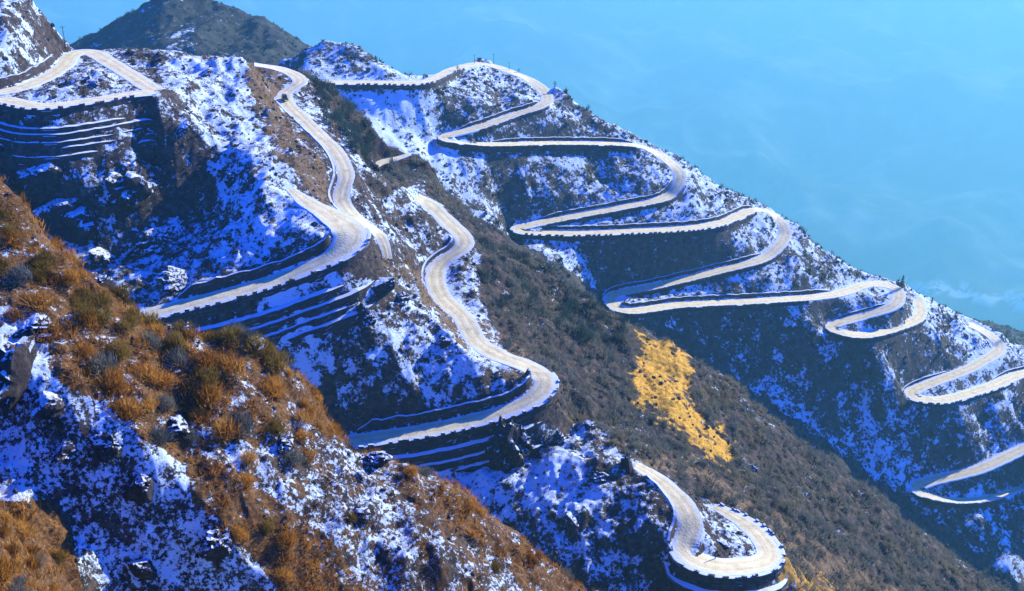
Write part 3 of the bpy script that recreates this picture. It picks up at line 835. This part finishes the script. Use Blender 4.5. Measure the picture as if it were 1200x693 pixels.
# middle ridge: tufts poking through the snow on its near flank, dense bare scrub on its far flank
tm = [clump(9, .55, .5, .8, .085, .8, 20 + s) for s in range(6)]
right = pm(1, MID_RIGHT)
left = (LAY == 1) & INF & offroad & ~in_poly(U2, V2, MID_RIGHT)
P_, _ = sample(left, .75, 45000, .25 + .75 * patch)
scatter('dry_grass', m_tuft, P_, tm, .5, 1.25)
tb = [clump(34, 1.0, 1.25, 1.0, .085, .9, 40 + s, .15) for s in range(7)]
gd = in_poly(U2, V2, GOLD)
lightsnow = in_poly(U2, V2, [(440,225),(500,215),(515,300),(560,350),(610,425),(560,420),(490,330)])
P_, _ = sample(right & ~gd & ~lightsnow & (DRV > 2.2), .34, 20000, .3 + .7 * patch)
scatter('scrub', m_dark, P_, tb, .9, 1.9)
P_, _ = sample(right & lightsnow & (DRV > 1.8), .12, 2500, patch)
scatter('scrub', m_dark, P_, tb, .5, 1.1)
P_, _ = sample(gd & (LAY == 1) & INF, .3, 2500)
scatter('dry_grass', m_goldg, P_, tm, .5, 1.2)
brown = pm(1, [(285,72),(330,75),(332,130),(400,235),(385,245),(320,175),(300,120)], [(440,300),(520,330),(620,420),(655,480),(760,545),(750,560),(640,470),(560,430)], [(745,540),(830,575),(930,660),(960,720),(1060,720),(900,600),(800,530)])
P_, _ = sample(brown & (DRV > 1.6), .5, 5000, patch)
scatter('dry_grass', m_rust, P_, tm, .6, 1.3)
P_, _ = sample(gd & (LAY == 1) & INF, .035, 300, patch)
scatter('scrub', m_dark, P_, tb, .4, 1.0)
# farther slope
tf = [clump(12, 1.0, 1.2, 1.5, .2, .7, 60 + s, .2) for s in range(6)]
farm = (LAY == 2) & INF & (DRV > 2.0)
P_, _ = sample(farm, .10, 20000, .15 + .85 * patch_far)
scatter('scrub', m_fargr, P_, tf, .6, 1.5)
tk = [clump(14, 2.2, 2.4, 2.6, .35, .6, 80 + s, .2) for s in range(5)]
P_, _ = sample((LAY == 3) & INF, .06, 14000, .3 + .7 * patch_far)
scatter('scrub', m_green, P_, tk, .5, 1.0)
print('scatter', time.time() - T0)

# rubble and tufts on the road verges
verge = (LAY == 1) & INF & (DRV > .25) & (DRV < 1.9)
P_, _ = sample(verge, .35, 2600, patch); scatter('dry_grass', m_tuft, P_, tm, .3, .75)
# ------------------------------------------------------------------ single things
UF, VF = U.ravel(), V.ravel()
def hit(u, v, lay=None, tol=4):
    """first spot of the slope seen at (u, v)"""
    m = np.where((np.abs(UF - u) < tol) & (np.abs(VF - v) < tol) & ((LAY.ravel() == lay) if lay is not None else True))[0]
    if len(m) == 0: return hit(u, v, lay, tol * 1.7) if tol < 60 else None
    j, i = np.divmod(m, COLS)
    a = np.argsort(rr[j] + 2 * np.hypot(UF[m] - u, VF[m] - v))[0]
    return np.array([TX[j[a], i[a]], TY[j[a], i[a]], TZ[j[a], i[a]]])

def thin(P, idx, dmin, nmax):
    keepi = []
    for n_, p in enumerate(P):
        if all((p[0] - P[q][0]) ** 2 + (p[1] - P[q][1]) ** 2 > dmin * dmin for q in keepi): keepi.append(n_)
        if len(keepi) >= nmax: break
    return P[keepi], idx[keepi]

# shrubs of the near hillside, each a thing of its own
def shrub_mesh(name, n, rad, hgt, bl, bw, seed, mat):
    v = clump(n, rad, hgt, bl, bw, .9, seed, .25)
    f = np.arange(len(v)).reshape(-1, 3)
    g = np.random.default_rng(seed + 5); sv = []; sf = []
    for q in range(7):                                   # stems
        d = g.normal(size=3) * .5; d[2] = 1; tip = d / np.linalg.norm(d) * hgt * .9
        b = len(sv)
        for a in range(3): sv.append((.05 * math.cos(a * 2.1), .05 * math.sin(a * 2.1), -.2))
        sv.append(tuple(tip)); sf += [(b, b + 1, b + 3), (b + 1, b + 2, b + 3), (b + 2, b, b + 3)]
    nv = len(v)
    me = new_mesh(name, np.vstack([v, np.array(sv)]), np.vstack([f, np.array(sf) + nv]))
    me.materials.append(mat); me.materials.append(m_stem)
    me.polygons.foreach_set('material_index', np.r_[np.zeros(len(f), np.int32), np.ones(len(sf), np.int32)])
    return me
SH = {m: [shrub_mesh('shrub', 620, 1.0, 1.05, .5, .026, 200 + 10 * q + s, mt) for s in range(5)] for q, (m, mt) in enumerate([('rust', m_rust), ('olive', m_olive), ('grey', m_dark)])}
FG_POLYS = [([(-20,200),(50,275),(100,330),(150,356),(190,376),(180,420),(120,420),(60,350),(0,330),(-20,330)], 'olive', 40, .9, 1.5,
             'grey olive twiggy shrub on the shoulder of the near hillside at the left edge'),
            ([(-20,325),(50,345),(120,400),(190,400),(260,420),(330,455),(400,520),(330,560),(250,520),(180,520),(120,470),(60,400),(0,360)], 'rust', 96, 1.0, 1.9,
             'rust orange twiggy shrub in the broad band across the near hillside'),
            ([(215,372),(300,390),(345,412),(330,440),(250,432),(190,400)], 'olive', 24, 1.1, 1.9,
             'olive green rounded shrub on the near skyline below the terraced stone wall'),
            ([(-20,585),(40,600),(80,650),(95,720),(60,730),(-20,720)], 'rust', 40, .6, 1.1,
             'orange brown shrub on the small knoll in the bottom left corner'),
            ([(200,530),(260,550),(310,585),(390,640),(425,700),(420,740),(340,740),(280,650),(230,600)], 'rust', 52, .9, 1.8,
             'dark orange shrub at the lower edge of the near hillside'),
            ([(340,420),(450,525),(560,595),(690,693),(680,720),(560,610),(450,545),(350,470)], 'rust', 28, .6, 1.1,
             'small brown shrub on the long snowy skyline of the near hillside'),
            ([(360,520),(560,640),(640,720),(480,740),(380,600)], 'olive', 16, .7, 1.2,
             'brownish green shrub on the speckled snow of the near hillside')]
nsh = 0
for q, (poly, kind_, n_, s0, s1, lab) in enumerate(FG_POLYS):
    m = in_poly(U2, V2, poly) & (LAY == 0)
    P_, ix_ = sample(m, .9, 3000)
    P_, ix_ = thin(P_, ix_, 1.15 * s0, n_)
    for p in P_:
        r_ = rng.random(); kk = kind_ if r_ < .72 else ('grey' if r_ > .88 else ('olive' if kind_ == 'rust' else 'rust'))
        o = bpy.data.objects.new('shrub', SH[kk][int(rng.integers(5))]); col.objects.link(o)
        s = rng.uniform(s0, s1)
        o.location = (p[0], p[1], p[2] - .12 * s); o.scale = (s, s * rng.uniform(.85, 1.15), s * rng.uniform(.8, 1.25)); o.rotation_euler = (rng.uniform(-.15, .15), rng.uniform(-.15, .15), rng.uniform(0, 6.28))
        tag(o, lab, 'shrub', 'shrubs of the near hillside, patch of ' + ' '.join(lab.split()[:3]) + ' ones'); nsh += 1
print('shrubs', nsh)
# thickets of big bare bushes on the far flank of the ridge
BB = [new_mesh('bush', clump(260, 1.0, 1.1, .55, .035, .8, 300 + s, .3), np.arange(780).reshape(-1, 3)) for s in range(5)]
BG = [b.copy() for b in BB]
for b in BB: b.materials.append(m_dark)
for b in BG: b.materials.append(m_green)
BUSH = [([(362,98),(392,104),(420,135),(436,162),(430,185),(405,165),(375,130)], BG, 60, 2.2, 3.8, 'tall dark green bush in the thicket beside the upper ridge road'),
        ([(560,290),(610,300),(680,340),(728,380),(745,410),(720,430),(650,380),(575,350)], BG, 85, 2.0, 3.6, 'dark green bush in the thicket above the yellow slope'),
        ([(650,440),(740,470),(850,570),(960,660),(900,640),(830,580),(740,530),(665,480)], BB, 55, 1.4, 2.6, 'grey brown bare bush in the scrub beside the lowest loop road'),
        ([(810,440),(900,520),(1000,590),(1120,690),(1060,700),(930,620),(850,560),(830,500)], BB, 60, 1.8, 3.2, 'grey bare bush on the long dark slope below the yellow patch')]
for poly, protos, n_, s0, s1, lab in BUSH:
    m = in_poly(U2, V2, poly) & (LAY == 1) & (DRV > 2.5)
    P_, ix_ = sample(m, .2, 3000); P_, ix_ = thin(P_, ix_, 1.1 * s0, n_)
    for p in P_:
        o = bpy.data.objects.new('bush', protos[int(rng.integers(5))]); col.objects.link(o)
        s = rng.uniform(s0, s1); o.location = (p[0], p[1], p[2] - .15 * s); o.scale = (s, s, s * rng.uniform(.8, 1.2)); o.rotation_euler = (0, 0, rng.uniform(0, 6.28))
        tag(o, lab, 'bush', 'bushes, patch of ' + lab[:40].rsplit(' ', 1)[0])

# rocks
t = NT('dark_snow_capped_rock'); P = t.pos()
c = t.ramp(t.noise(.9, 6, .7, P), [(.3, (.010, .010, .011)), (.52, (.032, .030, .031)), (.72, (.11, .095, .085))])
sm = t.mr(t.math('ADD', t.nz(), t.math('MULTIPLY', t.math('SUBTRACT', t.noise(1.1, 6, .75, P), .5), 2.2)), .68, .82)
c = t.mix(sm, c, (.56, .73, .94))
m_rock = t.finish(c, .92, t.noise(2.2, 6, .7, P), .9, .35)
def rock(name, u, v, size, label, lay, tall=1., group=None, flat=.8, yaw=0):
    p = hit(u, v, lay)
    if p is None: return
    bm = bmesh.new(); bmesh.ops.create_icosphere(bm, subdivisions=4, radius=1.15)
    sd_ = random.uniform(0, 100)
    co = np.array([x.co for x in bm.verts])
    n1 = perlin(co[:, 0] * 1.3 + sd_, co[:, 1] * 1.3 + co[:, 2] * 1.9, 3); n2 = ridged(co[:, 0] * 2.6 + sd_, co[:, 1] * 2.6 - co[:, 2] * 3.3, 4, 5)
    f = 1 + .5 * n1 + .42 * n2
    # split planes give the block its flat faces
    for q in range(4):
        d = rng.normal(size=3); d /= np.linalg.norm(d); h_ = rng.uniform(.6, .9)
        dd = (co * f[:, None]) @ d; f = np.where(dd > h_, f * (h_ + .12 * (dd - h_)) / np.maximum(dd, 1e-6), f)
    for x, k_ in zip(bm.verts, f): x.co = Vector((x.co.x * k_ * size, x.co.y * k_ * size * flat, x.co.z * k_ * size * tall))
    me = bpy.data.meshes.new(name); bm.to_mesh(me); bm.free()
    o = link(name, me, m_rock, loc=(p[0], p[1], p[2] - .1 * size)); o.rotation_euler = (random.uniform(-.2, .2), random.uniform(-.2, .2), random.uniform(0, 6))
    tag(o, label, 'rock', group)
rock('rock_outcrop', 590, 530, 4.2, 'tall dark rock pillar under the stepped wall in the middle', 1, 1.9)
rock('rock_outcrop', 735, 548, 1.7, 'pointed dark rock beside the start of the lowest loop road', 1, 2.4)
rock('rock_outcrop', 18, 440, 2.3, 'black overhanging rock on the near hillside at the left edge', 0, .9)
rock('rock_outcrop', 52, 470, 1.5, 'dark rock in blue shade just right of the black overhang', 0, .8)
for (u, v, s, tl, w_) in [(66,250,6.5,1.1,'left of the deep gully'),(118,305,3.6,1.2,'low in the deep gully'),(152,225,6.5,1.,'below the terraced corner wall'),(186,285,5.5,1.,'right of the deep gully'),(205,330,4.5,.7,'just above the left end of the middle road bend'),(48,205,5,1.,'against the left foot of the terraced corner wall'),(95,262,6,1.1,'in the middle of the deep gully')]:
    rock('rock_outcrop', u, v, s, 'black cliff outcrop with snow ledges ' + w_, 1, tl, 'black cliffs in the gully')
rock('rock_outcrop', 446, 338, 3.2, 'dark jagged rock under the right end of the terraced wall', 1, 1.2)
rock('rock_outcrop', 428, 372, 3.0, 'dark rock against the stepped ledges left of centre', 1, 1.1)
rock('rock_outcrop', 612, 515, 3.0, 'dark rock beside the tall pillar under the stepped wall', 1, 1.1)
GR = 'snow capped boulders of the near hillside'
for (u, v, s, w_) in [(130,320,.8,'white topped boulder among olive shrubs on the left shoulder'),(225,360,.9,'white boulder below the skyline between orange shrubs'),(300,405,.9,'snowy boulder beside the olive skyline shrubs'),(440,540,1.1,'dark slab on the near snowy skyline'),(35,385,1.4,'snow covered boulder above the black overhang'),
                   (120,525,1.2,'dark boulder in the blue shade of the near gully'),(165,575,1.3,'second dark boulder down the near gully'),(75,530,1.,'small boulder upper left in the near gully'),(165,665,1.2,'dark boulder low in the near gully'),(255,640,1.3,'dark boulder at the right rim of the near gully'),
                   (210,500,1.,'boulder at the lower rim of the orange band'),(330,520,.9,'boulder in the speckled snow right of the orange band'),(420,600,.9,'lone dark boulder on the lower speckled snow')]:
    rock('boulder', u, v, s, w_, 0, .8, GR)
G2 = 'rocks of the middle ridge'
for (u, v, s, w_) in [(470,350,2.2,'dark rock on the snowy slope between the two middle bends'),(520,400,2.,'rock just above the dark bank wall of the middle bend'),(430,375,2.4,'dark rock right of the terraced wall steps'),(655,520,2.4,'dark rock on the rib right of the stepped wall'),(700,560,2.,'rock on the white slope left of the lowest loop road'),(670,610,2.2,'dark rock in the white slope at lower centre'),(690,500,1.8,'rock on the brown crest below the middle bend'),(880,548,1.4,'dark rock at the lower tip of the yellow slope'),(240,85,1.6,'rock on the top of the white hump'),(215,150,2.6,'dark rock at the left rim of the white hump'),(270,215,2.2,'dark rock in the blue gully of the white hump'),(845,637,1.4,'rock on the snowy island inside the loop road'),(110,100,1.4,'rock on the snowy triangle in the upper left loop')]:
    rock('boulder', u, v, s, w_, 1, .9, G2)
# small stones everywhere
t = NT('dark_stones'); m_stone = t.finish(t.ramp(t.noise(.8, 4, .6, t.pos()), [(.35, (.02, .02, .02)), (.65, (.12, .10, .09))]), .9)
RB = []
for s in range(4):
    bm = bmesh.new(); bmesh.ops.create_icosphere(bm, subdivisions=1, radius=1)
    for x in bm.verts: x.co *= random.uniform(.6, 1.15)
    bm.faces.ensure_lookup_table(); bm.verts.index_update()
    RB.append(np.array([[w_.co for w_ in f.verts] for f in bm.faces]).reshape(-1, 3)); bm.free()
P_, _ = sample(left & (DRV > 1.5), .045, 3500); scatter('rocks', m_stone, P_, RB, .3, .9, sink=-.05)
P_, _ = sample(verge, .3, 1800); scatter('rocks', m_stone, P_, RB, .12, .4, sink=-.05)
P_, _ = sample(gd & (LAY == 1) & INF, .05, 300); scatter('rocks', m_stone, P_, RB, .3, .9, sink=-.05)
P_, _ = sample(fgm, .16, 2500); scatter('rocks', m_stone, P_, RB, .1, .32, sink=-.05)
P_, _ = sample(farm, .02, 3000); scatter('rocks', m_stone, P_, RB, .5, 1.5, sink=-.05)

# poles
m_pole = NT('weathered_wood').finish((.07, .06, .055), .9)
def tube(bm, p, q, r0, r1, n=7):
    p, q = Vector(p), Vector(q); d = (q - p); L = d.length
    M = Matrix.Translation((p + q) / 2) @ d.to_track_quat('Z', 'Y').to_matrix().to_4x4()
    bmesh.ops.create_cone(bm, cap_ends=True, segments=n, radius1=r0, radius2=r1, depth=L, matrix=M)
def bm_obj(name, bm, mat, parent=None, loc=None):
    me = bpy.data.meshes.new(name); bm.to_mesh(me); bm.free()
    return link(name, me, mat, parent, loc)
def pole(u, v, h_, lay, label, arm=True):
    p = hit(u, v, lay)
    e = empty('utility_pole', p, label, 'pole', None)
    bm = bmesh.new(); tube(bm, (0, 0, -.5), (.05, 0, h_), .17, .1); bm_obj('post', bm, m_pole, e)
    if arm:
        bm = bmesh.new(); tube(bm, (-.9, 0, h_ - .6), (.9, 0, h_ - .5), .06, .06, 5)
        for x in (-.75, .75): tube(bm, (x, 0, h_ - .55), (x, 0, h_ - .25), .05, .04, 5)
        bm_obj('crossarm', bm, m_pole, e)
pole(79, 58, 8.5, 1, 'thin pole beside the road at the foot of the rocky knob, upper left')
pole(557, 71, 6.5, 2, 'leftmost of three small poles on the farther hilltop')
pole(579, 71, 7., 2, 'middle and tallest of three small poles on the farther hilltop')
pole(597, 76, 5., 2, 'rightmost of three small poles on the farther hilltop')
pole(838, 655, 3., 1, 'thin marker post at the road edge of the snowy loop island', False)

# trees on the farther crest
TRK, CRW = [], []
for s in range(3):
    bm = bmesh.new(); tube(bm, (0, 0, -.5), (.1, 0, 4.2), .22, .07)
    for q in range(9):
        a = q * 2.4; z0 = 1.2 + .33 * q; tube(bm, (.03, 0, z0), (math.cos(a) * (1.7 - .12 * q), math.sin(a) * (1.7 - .12 * q), z0 + 1.2), .06, .02, 4)
    me = bpy.data.meshes.new('trunk'); bm.to_mesh(me); bm.free(); me.materials.append(m_stem); TRK.append(me)
    v = clump(170, 1.9, 3.2, .9, .05, .8, 400 + s, .25) + np.array([0, 0, 1.7])
    me = new_mesh('crown', v, np.arange(len(v)).reshape(-1, 3)); me.materials.append(m_fargr); CRW.append(me)
def tree(u, v, s, label, lay=2, i=0, group='small trees along the farther crest'):
    p = hit(u, v, lay); e = empty('bare_tree', p, label, 'tree', group); e.scale = (s, s, s); e.rotation_euler.z = u
    link('trunk', TRK[i % 3], (), e); link('crown', CRW[i % 3], (), e)
for i, (u, v, s, w_) in enumerate([(652,100,.8,'below the farther hilltop, right of the first bend'),(690,130,.9,'halfway between the hilltop and the second bend'),(722,152,.8,'just above the crest end of the first level road leg'),(806,195,.9,'on the crest right of the second bend'),(846,222,.9,'on the crest above the third bend'),(885,238,.8,'right beside the third bend'),(940,272,1.,'on the crest below the third bend'),(975,300,.9,'midway along the lower crest'),
                                  (1008,322,.9,'on the crest left of the small double bend'),(1100,362,1.1,'right of the small double bend'),(1120,372,1.2,'between the double bend and the right edge road'),(1180,398,1.3,'on the crest near the right edge'),(610,80,.7,'on top of the farther hill'),(536,82,.8,'in the saddle left of the farther hilltop')]):
    tree(u, v, s, 'small bare tree ' + w_, 2, i)
# the single dark conifer above the double bend
p = hit(1056, 336, 2); e = empty('conifer_tree', p, 'dark pointed conifer standing above the double bend on the farther crest', 'tree')
bm = bmesh.new(); tube(bm, (0, 0, -.5), (0, 0, 8.5), .22, .05); bm_obj('trunk', bm, m_stem, e)
g = np.random.default_rng(5); n_ = 420; hh = 1.2 + 8.2 * g.random(n_) ** 1.2; a = g.uniform(0, 6.28, n_); r_ = (9.6 - hh) * .22 * g.uniform(.3, 1, n_)
b = np.stack([r_ * np.cos(a), r_ * np.sin(a), hh], 1); d = np.stack([np.cos(a), np.sin(a), -.25 + 0 * a], 1); s_ = np.stack([-np.sin(a), np.cos(a), 0 * a], 1)
v = np.stack([b - s_ * .16 - d * .3, b + s_ * .16 - d * .3, b + d * .8], 1).reshape(-1, 3)
link('crown', new_mesh('crown', v, np.arange(len(v)).reshape(-1, 3)), m_green, e)

# the jeep on the ridge road
rd = ROADS['C']; i = int(np.argmin(np.hypot(*(np.array(proj(*rd['Q'].T)) - np.array([[334], [118]])))))
q = rd['Q'][i]; tdir = rd['Q'][i + 1] - rd['Q'][i - 1]; yaw = math.atan2(tdir[1], tdir[0])
e = empty('parked_jeep', (q[0], q[1], q[2] + .2), 'small dark jeep on the snowy road along the ridge, upper left', 'jeep'); e.rotation_euler.z = yaw
m_paint = NT('dark_teal_paint').finish((.03, .055, .06), .35, spec=.5); m_glass = NT('dark_glass').finish((.02, .025, .03), .08, spec=.6)
m_tyre = NT('black_rubber').finish((.02, .02, .02), .9); m_lamp = NT('lamp_lens').finish((.7, .7, .65), .2, spec=.6); m_rim = NT('grey_rim').finish((.3, .3, .3), .4)
def bbox(bm, x0, x1, y0, y1, z0, z1, tap=0, bev=.08):
    r_ = bmesh.ops.create_cube(bm, size=1); vs = r_['verts']
    for x in vs:
        hi = x.co.z > 0; k_ = 1 - tap if hi else 1
        x.co = Vector(((x0 + x1) / 2 + x.co.x * (x1 - x0) * k_, (y0 + y1) / 2 + x.co.y * (y1 - y0) * (1 - tap * .6 if hi else 1), z1 if hi else z0))
    bmesh.ops.bevel(bm, geom=list({ed for x in vs for ed in x.link_edges}), offset=bev, segments=2, affect='EDGES')
bm = bmesh.new(); bbox(bm, -2.1, 2.1, -.9, .9, .45, 1.15); bm_obj('body', bm, m_paint, e)
bm = bmesh.new(); bbox(bm, -1.9, .75, -.82, .82, 1.15, 1.95, .14); bm_obj('cabin', bm, m_paint, e)
bm = bmesh.new(); bbox(bm, .5, .72, -.66, .66, 1.25, 1.8, .05, .02); bm_obj('windscreen', bm, m_glass, e)
for sy in (-1, 1):
    bm = bmesh.new(); bbox(bm, -1.6, .45, sy * .78 - .02, sy * .78 + .03, 1.28, 1.75, .1, .01); bm_obj('side_window', bm, m_glass, e)
    bm = bmesh.new(); bbox(bm, 2.06, 2.14, sy * .62 - .16, sy * .62 + .16, .8, 1.0, 0, .02); bm_obj('headlight', bm, m_lamp, e)
    for sx in (-1.3, 1.3):
        bm = bmesh.new(); bmesh.ops.create_cone(bm, cap_ends=True, segments=18, radius1=.4, radius2=.4, depth=.26, matrix=Matrix.Translation((sx, sy * .82, .4)) @ Matrix.Rotation(math.pi / 2, 4, 'X')); w_ = bm_obj('wheel', bm, m_tyre, e)
        bm = bmesh.new(); bmesh.ops.create_cone(bm, cap_ends=True, segments=14, radius1=.22, radius2=.2, depth=.29, matrix=Matrix.Translation((sx, sy * .82, .4)) @ Matrix.Rotation(math.pi / 2, 4, 'X')); bm_obj('rim', bm, m_rim, w_)
print('things', time.time() - T0)
# ------------------------------------------------------------------ sky, sun, haze
SUN_AZ, SUN_EL = R(54), R(26)          # azimuth from +Y (away from the camera) towards +X
w = bpy.data.worlds.new('World'); sc.world = w; w.use_nodes = True
nt = w.node_tree; nt.nodes.clear()
sky = nt.nodes.new('ShaderNodeTexSky'); sky.sky_type = 'NISHITA'; sky.sun_disc = False
sky.sun_elevation = SUN_EL; sky.sun_rotation = SUN_AZ; sky.altitude = 2800; sky.ozone_density = 4; sky.air_density = 1.0; sky.dust_density = .3
hs = nt.nodes.new('ShaderNodeHueSaturation'); hs.inputs['Saturation'].default_value = 1.1
bg = nt.nodes.new('ShaderNodeBackground'); bg.inputs['Strength'].default_value = .14
wo = nt.nodes.new('ShaderNodeOutputWorld')
nt.links.new(sky.outputs[0], hs.inputs['Color']); mu = nt.nodes.new('ShaderNodeMix'); mu.data_type = 'RGBA'; mu.blend_type = 'MULTIPLY'; mu.inputs[0].default_value = 1; mu.inputs[7].default_value = (.10, .60, 2.0, 1)
nt.links.new(hs.outputs[0], mu.inputs[6]); nt.links.new(mu.outputs[2], bg.inputs['Color']); nt.links.new(bg.outputs[0], wo.inputs['Surface'])
sd = bpy.data.lights.new('sun', 'SUN'); sd.energy = 5; sd.angle = R(.5); sd.color = (1, .84, .57)
so = bpy.data.objects.new('sun', sd); col.objects.link(so)
sdir = Vector((math.sin(SUN_AZ) * math.cos(SUN_EL), math.cos(SUN_AZ) * math.cos(SUN_EL), math.sin(SUN_EL)))
so.rotation_euler = sdir.to_track_quat('Z', 'Y').to_euler()
if HAZE:
    hm = bpy.data.materials.new('haze'); hm.use_nodes = True; h = hm.node_tree; h.nodes.clear()
    o = h.nodes.new('ShaderNodeOutputMaterial'); pv = h.nodes.new('ShaderNodeVolumePrincipled')
    pv.inputs['Density'].default_value = 0.95e-4; pv.inputs['Color'].default_value = (.27, .80, .93, 1); pv.inputs['Anisotropy'].default_value = .25
    h.links.new(pv.outputs[0], o.inputs['Volume'])
    bx = (-30000, -400, -6800, 30000, 41000, 25)
    vs = [(x, y, z) for x in (bx[0], bx[3]) for y in (bx[1], bx[4]) for z in (bx[2], bx[5])]
    fs = [(0, 1, 3, 2), (4, 6, 7, 5), (0, 4, 5, 1), (2, 3, 7, 6), (0, 2, 6, 4), (1, 5, 7, 3)]
    tag(link('haze', new_mesh('haze', vs, fs), hm), kind='stuff')
vs_ = sc.view_settings; sc.display_settings.display_device = 'sRGB'
vs_.view_transform = 'Standard'; vs_.look = 'None'; vs_.gamma = 1; vs_.exposure = .75; vs_.use_curve_mapping = False
cy = sc.cycles; cy.max_bounces = 6; cy.diffuse_bounces = 1; cy.glossy_bounces = 1; cy.transmission_bounces = 2; cy.volume_bounces = 2; cy.transparent_max_bounces = 8
cy.caustics_reflective = False; cy.caustics_refractive = False
print('done', time.time() - T0)
